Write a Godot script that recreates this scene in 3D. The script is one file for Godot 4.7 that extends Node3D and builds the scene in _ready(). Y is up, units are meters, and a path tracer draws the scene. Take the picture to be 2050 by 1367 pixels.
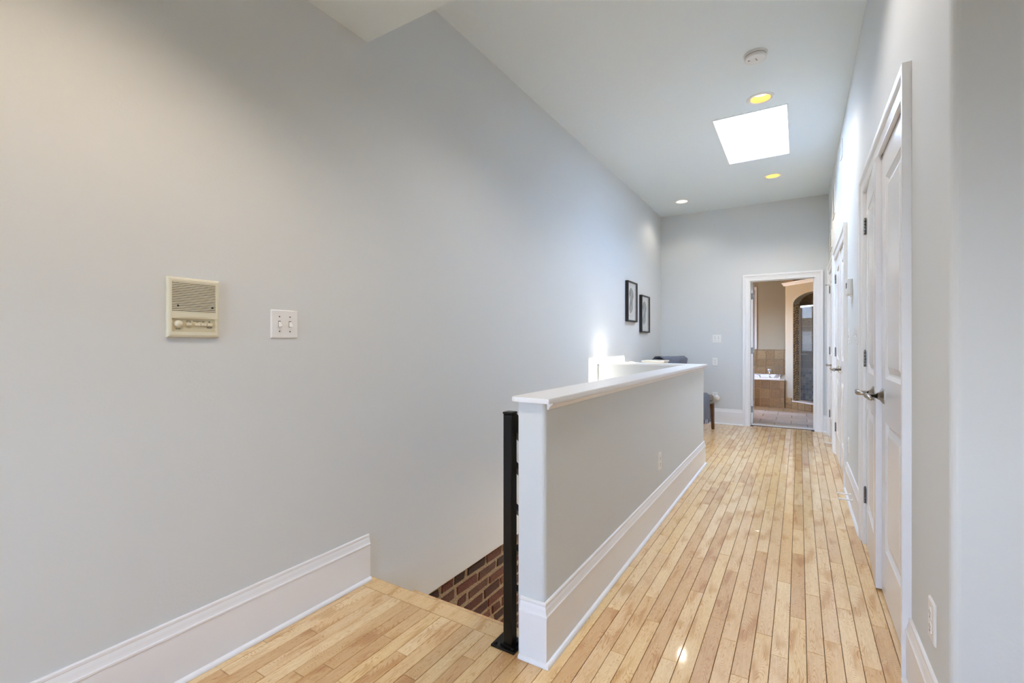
extends Node3D
# Upstairs hallway with stairwell. x right, y up, -z down the hall; metres.

const XL := -1.80      # left wall face
const XR := 0.325      # right wall face
const ZF := -7.30      # far wall face
const ZB := -1.58      # edge of the lower ceiling, corner of the right wall
const ZW := 2.60       # window wall behind the camera
const HC := 3.085      # hall ceiling
const HB := 2.623      # lower ceiling of the near room
const UP := Vector3.UP

var M := {}
var rng := RandomNumberGenerator.new()
var used := {}

# ---------------------------------------------------------------- mesh helper
class Geo:
	var st := SurfaceTool.new()
	var off := Vector2.ZERO
	var sm := -1
	var xf := Transform3D()
	func _init() -> void:
		st.begin(Mesh.PRIMITIVE_TRIANGLES)
	func v(p: Vector3, n: Vector3) -> void:
		var a := n.abs()
		var w := Vector2(p.x, p.y)
		if a.y >= a.x and a.y >= a.z:
			w = Vector2(p.z, p.x)
		elif a.x >= a.z:
			w = Vector2(p.z, p.y)
		st.set_smooth_group(sm)
		st.set_uv(w + off)
		st.add_vertex(xf * p)
	func tri(a: Vector3, b: Vector3, c: Vector3) -> void:   # counterclockwise from outside
		var n := (b - a).cross(c - a)
		v(a, n); v(c, n); v(b, n)
	func quad(a: Vector3, b: Vector3, c: Vector3, d: Vector3) -> void:
		tri(a, b, c); tri(a, c, d)
	func face(p: Array, out: Vector3) -> void:              # flat polygon turned towards out
		var n: Vector3 = (p[1] - p[0]).cross(p[2] - p[0])
		for i in range(1, p.size() - 1):
			if n.dot(out) >= 0.0:
				tri(p[0], p[i], p[i + 1])
			else:
				tri(p[0], p[i + 1], p[i])
	func box(lo: Vector3, hi: Vector3) -> void:
		cbox(lo, hi, 0.0)
	func cbox(lo: Vector3, hi: Vector3, k: float) -> void:
		var c := (lo + hi) / 2.0
		var h := (hi - lo).abs() / 2.0
		k = minf(k, minf(h.x, minf(h.y, h.z)) * 0.98)
		for ax in 3:
			var b := (ax + 1) % 3
			var d := (ax + 2) % 3
			for s in [-1.0, 1.0]:
				var q := []
				for t in [[-1.0, -1.0], [1.0, -1.0], [1.0, 1.0], [-1.0, 1.0]]:
					var p := Vector3.ZERO
					p[ax] = s * h[ax]; p[b] = t[0] * (h[b] - k); p[d] = t[1] * (h[d] - k)
					q.append(c + p)
				var o := Vector3.ZERO
				o[ax] = s
				face(q, o)
			if k <= 0.0:
				continue
			for s in [-1.0, 1.0]:
				for t in [-1.0, 1.0]:
					var q := []
					for e in [-1.0, 1.0]:
						var p := Vector3.ZERO
						p[b] = s * h[b]; p[d] = t * (h[d] - k); p[ax] = e * (h[ax] - k)
						q.append(c + p)
					for e in [1.0, -1.0]:
						var p := Vector3.ZERO
						p[b] = s * (h[b] - k); p[d] = t * h[d]; p[ax] = e * (h[ax] - k)
						q.append(c + p)
					var o := Vector3.ZERO
					o[b] = s; o[d] = t
					face(q, o)
		if k > 0.0:
			for sx in [-1.0, 1.0]:
				for sy in [-1.0, 1.0]:
					for sz in [-1.0, 1.0]:
						face([c + Vector3(sx * h.x, sy * (h.y - k), sz * (h.z - k)), c + Vector3(sx * (h.x - k), sy * h.y, sz * (h.z - k)), c + Vector3(sx * (h.x - k), sy * (h.y - k), sz * h.z)], Vector3(sx, sy, sz))
	# closed outline (x along ax, y along ay) pushed from o along az by len
	func prism(pts: PackedVector2Array, o: Vector3, ax: Vector3, ay: Vector3, az: Vector3, len: float, caps := true) -> void:
		var area := 0.0
		for i in pts.size():
			area += pts[i].cross(pts[(i + 1) % pts.size()])
		var turn := signf(area)
		var L := az * len
		for i in pts.size():
			var a := pts[i]
			var b := pts[(i + 1) % pts.size()]
			var e := (b - a).normalized()
			var n := Vector2(e.y, -e.x) * turn
			var pa := o + ax * a.x + ay * a.y
			var pb := o + ax * b.x + ay * b.y
			face([pa, pb, pb + L, pa + L], ax * n.x + ay * n.y)
		if caps:
			var t := Geometry2D.triangulate_polygon(pts)
			for i in range(0, t.size(), 3):
				var q := []
				for j in 3:
					q.append(o + ax * pts[t[i + j]].x + ay * pts[t[i + j]].y)
				face(q, -L)
				face([q[0] + L, q[1] + L, q[2] + L], L)
	# [radius, height] profile turned about an axis through c
	func lathe(prof: Array, c: Vector3, axis: Vector3, seg := 24, closed := false) -> void:
		var a := axis.normalized()
		var x := a.cross(Vector3(0.31, 0.77, 0.55)).normalized()
		var y := a.cross(x)
		var n := prof.size()
		for i in (n if closed else n - 1):
			var p: Vector2 = prof[i]
			var q: Vector2 = prof[(i + 1) % n]
			if p.distance_to(q) < 1e-7:
				continue
			for s in seg:
				var t0 := TAU * s / seg
				var t1 := TAU * (s + 1) / seg
				var r0 := x * cos(t0) + y * sin(t0)
				var r1 := x * cos(t1) + y * sin(t1)
				var A := c + r0 * p.x + a * p.y
				var B := c + r1 * p.x + a * p.y
				var C := c + r1 * q.x + a * q.y
				var D := c + r0 * q.x + a * q.y
				if p.x < 1e-6:
					tri(A, C, D)
				elif q.x < 1e-6:
					tri(A, B, D)
				else:
					quad(A, B, C, D)
	func tube(path: Array, radii: Array, seg := 12) -> void:
		var prev := []
		var side := Vector3.ZERO
		for i in path.size():
			var d: Vector3 = (path[mini(i + 1, path.size() - 1)] - path[maxi(i - 1, 0)]).normalized()
			if i == 0:
				side = d.cross(Vector3(0.2, 0.9, 0.37)).normalized()
			side = (side - d * side.dot(d)).normalized()
			var up := d.cross(side)
			var ring := []
			for s in seg:
				ring.append(path[i] + (side * cos(TAU * s / seg) + up * sin(TAU * s / seg)) * radii[i])
			if i > 0:
				for s in seg:
					var t := (s + 1) % seg
					quad(prev[s], prev[t], ring[t], ring[s])
			else:
				face(ring, -d)
			if i == path.size() - 1:
				face(ring, d)
			prev = ring
	func done() -> ArrayMesh:
		st.generate_normals()
		return st.commit()

# ---------------------------------------------------------------- scene helpers
func numbered(called: String) -> String:
	used[called] = used.get(called, -1) + 1
	return called if used[called] == 0 else "%s_%03d" % [called, used[called]]

func thing(called: String, label: String, category: String, at := Vector3.ZERO, group := "") -> Node3D:
	var o := Node3D.new()
	o.name = numbered(called)
	add_child(o, true)
	o.position = at
	o.set_meta("label", label)
	o.set_meta("category", category)
	if group:
		o.set_meta("group", group)
	return o

func part(called: String, g: Geo, m: Material, parent: Node) -> MeshInstance3D:
	return mesh_part(called, g.done(), m, parent)

func mesh_part(called: String, mesh: Mesh, m: Material, parent: Node) -> MeshInstance3D:
	var o := MeshInstance3D.new()
	o.name = called
	o.mesh = mesh
	o.material_override = m
	parent.add_child(o, true)
	return o

func struct(called: String, label := "") -> Node3D:
	var o := Node3D.new()
	o.name = called
	add_child(o, true)
	o.set_meta("kind", "structure")
	if label:
		o.set_meta("label", label)
	return o

func mat(called: String, c: Color, rough := 0.6, metal := 0.0) -> StandardMaterial3D:
	var m := StandardMaterial3D.new()
	m.resource_name = called
	m.albedo_color = c
	m.roughness = rough
	m.metallic = metal
	M[called] = m
	return m

func noise_tex(freq: float, size: int, normal := 0.0, seed_ := 1, ramp: Gradient = null, oct := 3) -> NoiseTexture2D:
	var n := FastNoiseLite.new()
	n.noise_type = FastNoiseLite.TYPE_SIMPLEX_SMOOTH
	n.frequency = freq
	n.seed = seed_
	n.fractal_octaves = oct
	var t := NoiseTexture2D.new()
	t.width = size
	t.height = size
	t.seamless = true
	t.noise = n
	if normal > 0.0:
		t.as_normal_map = true
		t.bump_strength = normal
	if ramp:
		t.color_ramp = ramp
	return t

func grad(a: Color, b: Color, c := Color(-1, 0, 0)) -> Gradient:
	var g := Gradient.new()
	if c.r < 0:
		g.offsets = PackedFloat32Array([0.0, 1.0])
		g.colors = PackedColorArray([a, b])
	else:
		g.offsets = PackedFloat32Array([0.0, 0.5, 1.0])
		g.colors = PackedColorArray([a, b, c])
	return g

func seamless(w: int, h: int, freq: float, seed_: int, oct := 3) -> Image:
	var n := FastNoiseLite.new()
	n.noise_type = FastNoiseLite.TYPE_SIMPLEX_SMOOTH
	n.frequency = freq
	n.seed = seed_
	n.fractal_octaves = oct
	return n.get_seamless_image(w, h)

# maple: figure stretched along u
func maple_texture() -> ImageTexture:
	var W := 1024
	var H := 256
	var blot := seamless(256, 256, 0.012, 3, 3)
	blot.resize(W, H, Image.INTERPOLATE_CUBIC)
	var fig := seamless(160, 256, 0.010, 8, 2)
	fig.resize(W, H, Image.INTERPOLATE_CUBIC)
	var fine := seamless(64, 256, 0.10, 21, 3)
	fine.resize(W, H, Image.INTERPOLATE_CUBIC)
	var fleck := seamless(256, 256, 0.09, 33, 2)
	fleck.resize(W, H, Image.INTERPOLATE_CUBIC)
	var im := Image.create(W, H, false, Image.FORMAT_RGB8)
	for y in H:
		for x in W:
			var b := blot.get_pixel(x, y).r
			var f := fig.get_pixel(x, y).r
			var s := fine.get_pixel(x, y).r
			var k := fleck.get_pixel(x, y).r
			var ring := pow(absf(sin(f * 70.0 + s * 1.5)), 9.0)
			var d := 0.10 * smoothstep(0.55, 0.92, b) + 0.15 * ring * smoothstep(0.28, 0.60, k * 0.5 + b * 0.5) + 0.055 * s
			if k > 0.88:
				d += 0.07
			im.set_pixel(x, y, Color(1.0 - 0.75 * d, 1.0 - 1.3 * d, 1.0 - 1.9 * d))
	return ImageTexture.create_from_image(im)

func _ready() -> void:
	rng.seed = 11
	# ------------------------------------------------------------ camera
	var cam := Camera3D.new()
	cam.name = "camera"
	add_child(cam)
	cam.position = Vector3(0, 1.15, 0)
	cam.rotation = Vector3(0, atan(575.0 / 936.4), 0)
	var near := 0.05
	cam.set_frustum(1367.0 / 936.4 * near, Vector2(0, 4.5 / 936.4 * near), near, 80.0)
	cam.current = true
	# ------------------------------------------------------------ sky, sun, exposure
	var we := WorldEnvironment.new()
	we.name = "world"
	var env := Environment.new()
	env.background_mode = Environment.BG_SKY
	var sky := Sky.new()
	var sm := ProceduralSkyMaterial.new()
	sm.sky_top_color = Color(0.62, 0.77, 0.98)
	sm.sky_horizon_color = Color(0.82, 0.89, 0.98)
	sm.ground_bottom_color = Color(0.42, 0.41, 0.40)
	sm.ground_horizon_color = Color(0.66, 0.67, 0.68)
	sm.sun_angle_max = 1.0
	sm.sky_energy_multiplier = 4.2
	sm.ground_energy_multiplier = 3.0
	sky.sky_material = sm
	env.sky = sky
	env.tonemap_mode = Environment.TONE_MAPPER_LINEAR
	env.tonemap_exposure = 1.30
	env.sdfgi_enabled = true
	env.ssao_enabled = true
	env.ssil_enabled = true
	we.environment = env
	add_child(we)
	var sun := DirectionalLight3D.new()
	sun.name = "sun"
	sun.light_color = Color(1.0, 0.97, 0.92)
	sun.light_energy = 11.5
	sun.light_angular_distance = 0.6
	sun.shadow_enabled = true
	add_child(sun)
	sun.look_at_from_position(Vector3.ZERO, Vector3(-1.0, -1.80, -0.02))
	materials()
	shell()
	floor_boards()
	low_wall()
	brick_wall()
	baseboards()
	closet_doors()
	bathroom_door()
	bathroom()
	ceiling_things()
	wall_things()
	railing()
	chair_corner()

# ---------------------------------------------------------------- materials
func materials() -> void:
	var peel := noise_tex(0.06, 512, 1.2, 5, null, 3)
	var w := mat("wall_paint", Color(0.856, 0.866, 0.862), 0.75)
	w.normal_enabled = true
	w.normal_texture = peel
	w.normal_scale = 0.18
	w.uv1_scale = Vector3(2.2, 2.2, 2.2)
	var c := mat("ceiling_paint", Color(0.90, 0.937, 0.947), 0.85)
	c.normal_enabled = true
	c.normal_texture = peel
	c.normal_scale = 0.15
	c.uv1_scale = Vector3(2.2, 2.2, 2.2)
	var t := mat("trim_paint", Color(0.95, 0.95, 0.95), 0.28)
	t.normal_enabled = true
	t.normal_texture = noise_tex(0.03, 256, 1.0, 9, null, 2)
	t.normal_scale = 0.05
	mat("door_paint", Color(0.93, 0.93, 0.935), 0.22)
	var maple := maple_texture()
	var ripple := noise_tex(0.012, 256, 2.0, 17, null, 2)
	var tints := [Color(0.965, 0.84, 0.625), Color(0.94, 0.80, 0.58), Color(0.975, 0.86, 0.66), Color(0.905, 0.755, 0.535), Color(0.955, 0.82, 0.59), Color(0.88, 0.72, 0.50), Color(0.965, 0.835, 0.605), Color(0.945, 0.815, 0.615)]
	for i in tints.size():
		var p := mat("maple_%d" % i, tints[i], 0.42)
		p.albedo_texture = maple
		p.uv1_scale = Vector3(1, 4, 1)
		p.clearcoat_enabled = true
		p.clearcoat = 1.0
		p.clearcoat_roughness = 0.07
		p.normal_enabled = true
		p.normal_texture = ripple
		p.normal_scale = 0.03
	var sub := mat("board_gap", Color(0.22, 0.13, 0.07), 0.9)
	sub.albedo_texture = noise_tex(0.05, 128, 0.0, 2, grad(Color(0.7, 0.7, 0.7), Color.WHITE))
	var blk := mat("black_steel", Color(0.02, 0.021, 0.024), 0.38, 0.3)
	blk.normal_enabled = true
	blk.normal_texture = noise_tex(0.12, 256, 1.0, 12)
	blk.normal_scale = 0.12
	blk.uv1_scale = Vector3(6, 6, 6)
	mat("nickel", Color(0.66, 0.63, 0.59), 0.24, 1.0)
	mat("hinge_steel", Color(0.50, 0.50, 0.50), 0.34, 1.0)
	mat("chrome", Color(0.85, 0.86, 0.88), 0.08, 1.0)
	mat("white_plastic", Color(0.93, 0.93, 0.92), 0.35)
	mat("slot_dark", Color(0.06, 0.06, 0.06), 0.6)
	mat("screw_grey", Color(0.45, 0.45, 0.44), 0.35, 0.8)
	mat("intercom_cream", Color(0.88, 0.86, 0.77), 0.35)
	mat("intercom_recess", Color(0.82, 0.78, 0.65), 0.45)
	mat("intercom_dark", Color(0.30, 0.25, 0.17), 0.8)
	mat("print_ink", Color(0.10, 0.09, 0.07), 0.7)
	for i in 6:
		var b: Color = [Color(0.36, 0.20, 0.16), Color(0.42, 0.23, 0.18), Color(0.30, 0.165, 0.135), Color(0.39, 0.25, 0.20), Color(0.24, 0.14, 0.12), Color(0.45, 0.27, 0.21)][i]
		var bm := mat("brick_%d" % i, b, 0.92)
		bm.albedo_texture = noise_tex(0.05, 256, 0.0, 40 + i, grad(Color(0.55, 0.5, 0.5), Color(0.95, 0.95, 0.95), Color(1.25, 1.15, 1.1)), 4)
		bm.uv1_scale = Vector3(5, 5, 5)
		bm.normal_enabled = true
		bm.normal_texture = noise_tex(0.07, 256, 4.0, 60, null, 4)
		bm.normal_scale = 0.8
	var mo := mat("mortar", Color(0.76, 0.68, 0.57), 0.95)
	mo.albedo_texture = noise_tex(0.06, 256, 0.0, 71, grad(Color(0.7, 0.66, 0.6), Color.WHITE), 4)
	mo.uv1_scale = Vector3(4, 4, 4)
	mo.normal_enabled = true
	mo.normal_texture = noise_tex(0.06, 256, 5.0, 72, null, 4)
	for i in 4:
		var tc: Color = [Color(0.60, 0.50, 0.365), Color(0.57, 0.47, 0.335), Color(0.63, 0.53, 0.39), Color(0.55, 0.455, 0.335)][i]
		var tm := mat("wall_tile_%d" % i, tc, 0.35)
		tm.albedo_texture = noise_tex(0.03, 256, 0.0, 80 + i, grad(Color(0.78, 0.76, 0.73), Color(1, 1, 1), Color(1.1, 1.08, 1.05)), 4)
		tm.uv1_scale = Vector3(3, 3, 3)
	for i in 3:
		var fc: Color = [Color(0.80, 0.77, 0.73), Color(0.84, 0.81, 0.78), Color(0.77, 0.74, 0.71)][i]
		var fm := mat("floor_tile_%d" % i, fc, 0.3)
		fm.albedo_texture = noise_tex(0.02, 256, 0.0, 90 + i, grad(Color(0.86, 0.84, 0.82), Color.WHITE), 4)
		fm.uv1_scale = Vector3(2, 2, 2)
	for i in 5:
		mat("mosaic_%d" % i, [Color(0.30, 0.22, 0.15), Color(0.52, 0.44, 0.34), Color(0.62, 0.55, 0.45), Color(0.44, 0.40, 0.34), Color(0.84, 0.72, 0.45)][i], 0.3)
	mat("tile_grout", Color(0.74, 0.65, 0.53), 0.9)
	mat("floor_grout", Color(0.50, 0.46, 0.43), 0.9)
	mat("marble", Color(0.90, 0.89, 0.87), 0.2)
	var bp := mat("bath_paint", Color(0.69, 0.655, 0.575), 0.8)
	bp.normal_enabled = true
	bp.normal_texture = peel
	bp.normal_scale = 0.3
	bp.uv1_scale = Vector3(3, 3, 3)
	mat("tub_white", Color(0.94, 0.94, 0.94), 0.12)
	var g := mat("clear_glass", Color(0.9, 0.95, 0.95, 0.04), 0.0)
	g.transparency = BaseMaterial3D.TRANSPARENCY_ALPHA
	var sg := mat("shower_glass", Color(0.9, 0.95, 0.95, 0.04), 0.0)
	sg.transparency = BaseMaterial3D.TRANSPARENCY_ALPHA
	sg.metallic_specular = 0.20
	var s := mat("shade_cloth", Color(0.70, 0.68, 0.72), 0.8)
	s.backlight_enabled = true
	s.backlight = Color(0.25, 0.25, 0.27)
	mat("frame_black", Color(0.025, 0.028, 0.03), 0.4)
	var kn := mat("knit_grey", Color(0.50, 0.52, 0.57), 0.95)
	kn.rim_enabled = true
	kn.rim = 0.4
	kn.albedo_texture = knit_texture()
	kn.uv1_scale = Vector3(11, 11, 11)
	kn.normal_enabled = true
	kn.normal_texture = knit_normal()
	kn.normal_scale = 1.0
	var up := mat("chair_linen", Color(0.60, 0.57, 0.54), 0.95)
	up.albedo_texture = noise_tex(0.25, 256, 0.0, 31, grad(Color(0.75, 0.75, 0.75), Color.WHITE), 2)
	up.uv1_scale = Vector3(6, 6, 6)
	var lg := mat("leg_walnut", Color(0.42, 0.29, 0.19), 0.45)
	lg.albedo_texture = maple
	lg.uv1_scale = Vector3(2, 6, 1)
	mat("cream_lacquer", Color(0.88, 0.87, 0.83), 0.4)

func knit_texture() -> ImageTexture:
	var im := Image.create(128, 128, false, Image.FORMAT_RGB8)
	for y in 128:
		for x in 128:
			var u := fposmod(x + (y if y % 64 < 32 else -y), 16.0) / 16.0
			var k := 0.70 + 0.30 * sin(u * PI) + (0.06 if (x * 7 + y * 13) % 5 == 0 else 0.0)
			im.set_pixel(x, y, Color(k, k, k * 1.02))
	return ImageTexture.create_from_image(im)

func knit_normal() -> ImageTexture:
	var im := Image.create(128, 128, false, Image.FORMAT_RGBA8)
	for y in 128:
		for x in 128:
			var u := fposmod(x + (y if y % 64 < 32 else -y), 16.0) / 16.0
			var k := sin(u * PI)
			im.set_pixel(x, y, Color(k, k, k))
	im.bump_map_to_normal_map(3.0)
	return ImageTexture.create_from_image(im)

# ---------------------------------------------------------------- walls, ceilings
func shell() -> void:
	# left wall: drywall down to the stairwell edge
	var g := Geo.new()
	g.box(Vector3(XL - 0.12, -0.277, -7.42), Vector3(XL, 3.35, ZW + 0.12))
	part("plaster", g, M.wall_paint, struct("wall_left", "long light grey wall beside the stairwell"))
	# far wall with the bathroom doorway
	g = Geo.new()
	g.box(Vector3(XL, -0.02, ZF - 0.12), Vector3(-0.597, 3.35, ZF))
	g.box(Vector3(0.187, -0.02, ZF - 0.12), Vector3(0.6, 3.35, ZF))
	g.box(Vector3(-0.597, 2.047, ZF - 0.12), Vector3(0.187, 3.35, ZF))
	part("plaster", g, M.wall_paint, struct("wall_far", "grey wall at the end of the hall around the bathroom doorway"))
	# right wall: closet doorways, closed behind
	g = Geo.new()
	var holes := [[-2.15, -3.352], [-4.62, -5.92], [-6.19, -7.02]]
	var z := ZB - 0.11
	for h in holes:
		g.box(Vector3(XR, -0.02, h[0]), Vector3(XR + 0.12, 3.35, z))
		g.box(Vector3(XR, 2.047, h[1]), Vector3(XR + 0.12, 3.35, h[0]))
		z = h[1]
	g.box(Vector3(XR, -0.02, ZF - 0.12), Vector3(XR + 0.12, 3.35, z))
	g.box(Vector3(XR + 0.121, -0.02, ZF - 0.12), Vector3(XR + 0.30, 3.35, ZB - 0.12))
	part("plaster", g, M.wall_paint, struct("wall_right", "grey wall with the white closet doors"))
	# wall that turns right at the hall mouth, rounded corner
	g = Geo.new()
	var pts := PackedVector2Array()
	pts.append(Vector2(XR, ZB - 0.11))
	for i in 7:
		var a := PI - i * PI / 12.0
		pts.append(Vector2(XR + 0.02 + 0.02 * cos(a), ZB - 0.02 + 0.02 * sin(a)))
	pts.append(Vector2(3.1, ZB))
	pts.append(Vector2(3.1, ZB - 0.11))
	g.prism(pts, Vector3(0, -0.02, 0), Vector3.RIGHT, Vector3.BACK, Vector3.UP, 3.37)
	part("plaster", g, M.wall_paint, struct("wall_corner", "wall turning right at the mouth of the hall"))
	# near room: right wall and window wall behind the camera
	g = Geo.new()
	g.box(Vector3(3.0, -0.3, ZB - 0.12), Vector3(3.12, 3.35, ZW + 0.12))
	part("plaster", g, M.wall_paint, struct("wall_room_right"))
	g = Geo.new()
	g.box(Vector3(XL - 0.12, -0.3, ZW), Vector3(3.12, 0.80, ZW + 0.12))
	g.box(Vector3(XL - 0.12, 2.15, ZW), Vector3(3.12, 3.35, ZW + 0.12))
	for s in [[XL - 0.12, -1.20], [-0.22, 3.12]]:
		g.box(Vector3(s[0], 0.80, ZW), Vector3(s[1], 2.15, ZW + 0.12))
	part("plaster", g, M.wall_paint, struct("wall_room_back"))
	var w2 := struct("window_2")
	var f := Geo.new()
	for e in [[-1.20, -1.15], [-0.73, -0.69], [-0.27, -0.22]]:
		f.cbox(Vector3(e[0], 0.80, ZW + 0.02), Vector3(e[1], 2.15, ZW + 0.09), 0.004)
	for e in [[0.80, 0.85], [2.10, 2.15]]:
		f.cbox(Vector3(-1.15, e[0], ZW + 0.021), Vector3(-0.27, e[1], ZW + 0.089), 0.004)
	part("frame", f, M.trim_paint, w2)
	f = Geo.new()
	f.box(Vector3(-1.15, 0.85, ZW + 0.053), Vector3(-0.27, 2.10, ZW + 0.057))
	part("pane", f, M.clear_glass, w2)
	# hall ceiling with the skylight shaft and the can holes
	var top := CSGBox3D.new()
	top.name = "ceiling"
	top.size = Vector3(2.65, 0.26, ZB + 7.42)
	top.position = Vector3(-0.595, HC + 0.13, (ZB - 7.42) / 2.0)
	top.material_override = M.ceiling_paint
	top.set_meta("kind", "structure")
	add_child(top)
	var cut := CSGBox3D.new()
	cut.name = "skylight_shaft"
	cut.operation = CSGShape3D.OPERATION_SUBTRACTION
	cut.size = Vector3(0.567, 0.6, 1.15)
	cut.position = Vector3(-0.362, HC, -4.945) - top.position
	top.add_child(cut)
	for c in [Vector3(-0.26, HC, -4.17), Vector3(-0.26, HC, -6.17), Vector3(-1.36, HC, -6.63), Vector3(-0.40, HC, -2.20)]:
		can_hole(top, c)
	var sk := struct("window_1", "square skylight in the hall ceiling")
	g = Geo.new()
	for s in [[-0.6455, -0.637], [-0.087, -0.0785]]:
		g.cbox(Vector3(s[0], HC - 0.006, -5.52), Vector3(s[1], HC + 0.27, -4.37), 0.002)
	for s in [[-5.52, -5.51], [-4.38, -4.37]]:
		g.cbox(Vector3(-0.637, HC - 0.006, s[0]), Vector3(-0.087, HC + 0.27, s[1]), 0.002)
	part("frame", g, M.trim_paint, sk)
	g = Geo.new()
	g.box(Vector3(-0.64, HC + 0.245, -5.515), Vector3(-0.083, HC + 0.25, -4.375))
	part("pane", g, M.clear_glass, sk)
	# lower ceiling over the near room
	var low := CSGBox3D.new()
	low.name = "ceiling_near"
	low.size = Vector3(4.92, 0.72, ZW + 0.12 - ZB)
	low.position = Vector3(0.66, HB + 0.36, (ZW + 0.12 + ZB) / 2.0)
	low.material_override = M.ceiling_paint
	low.set_meta("kind", "structure")
	low.set_meta("label", "lower ceiling over the near room")
	add_child(low)
	for c in room_cans():
		can_hole(low, c)
	# storey below: floor and walls round the stair
	g = Geo.new()
	g.box(Vector3(-2.1, -2.95, -7.4), Vector3(-0.7, -2.85, -1.4))
	part("boards", g, M.maple_3, struct("floor_below"))
	g = Geo.new()
	g.box(Vector3(-0.891, -2.85, -7.4), Vector3(-0.79, -0.3, -1.5))
	g.box(Vector3(-1.92, -2.85, -7.42), Vector3(-0.79, -0.3, -7.3))
	g.box(Vector3(-1.92, -2.85, -1.61), Vector3(-0.79, -0.3, -1.50))
	part("plaster", g, M.wall_paint, struct("wall_below"))
	# stair flight
	var stair := struct("stairs")
	for i in 13:
		g = Geo.new()
		var zz := -1.63 - 0.25 * i
		g.cbox(Vector3(-1.80, -0.197 * (i + 1) - 0.03, zz - 0.28), Vector3(-0.892, -0.197 * (i + 1), zz), 0.006)
		part("tread", g, M.maple_1, stair)
		g = Geo.new()
		g.box(Vector3(-1.80, -0.197 * (i + 2) + 0.001, zz - 0.27), Vector3(-0.892, -0.197 * (i + 1) - 0.03, zz - 0.25))
		part("riser", g, M.trim_paint, stair)

func can_hole(slab: CSGBox3D, c: Vector3) -> void:
	var hole := CSGCylinder3D.new()
	hole.name = "can_hole"
	hole.operation = CSGShape3D.OPERATION_SUBTRACTION
	hole.radius = 0.084
	hole.height = 0.24
	hole.sides = 32
	hole.position = c - slab.position
	slab.add_child(hole)

func room_cans() -> Array:
	return [Vector3(-0.95, HB, -0.40), Vector3(0.7, HB, 0.6)]

# ---------------------------------------------------------------- floor
func plank_mesh(x0: float, x1: float, z0: float, z1: float) -> ArrayMesh:
	var g := Geo.new()
	g.off = Vector2(rng.randf() * 3.0, rng.randf() * 3.0)
	var lift := rng.randf_range(-0.0003, 0.0003)
	var k := 0.0012
	var gap := 0.0009
	x0 += gap; x1 -= gap; z0 += gap; z1 -= gap
	var y := lift
	var a := [Vector3(x0 + k, y, z0 + k), Vector3(x1 - k, y, z0 + k), Vector3(x1 - k, y, z1 - k), Vector3(x0 + k, y, z1 - k)]
	var b := [Vector3(x0, y - k, z0), Vector3(x1, y - k, z0), Vector3(x1, y - k, z1), Vector3(x0, y - k, z1)]
	g.face(a, UP)
	var mid := Vector3((x0 + x1) / 2, y, (z0 + z1) / 2)
	for i in 4:
		var j := (i + 1) % 4
		var o: Vector3 = (b[i] + b[j]) / 2 - mid
		o.y = 0.2
		g.face([a[i], a[j], b[j], b[i]], o)
		var d := Vector3(0, -0.016, 0)
		o.y = 0
		g.face([b[i], b[j], b[j] + d, b[i] + d], o)
	return g.done()

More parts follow.
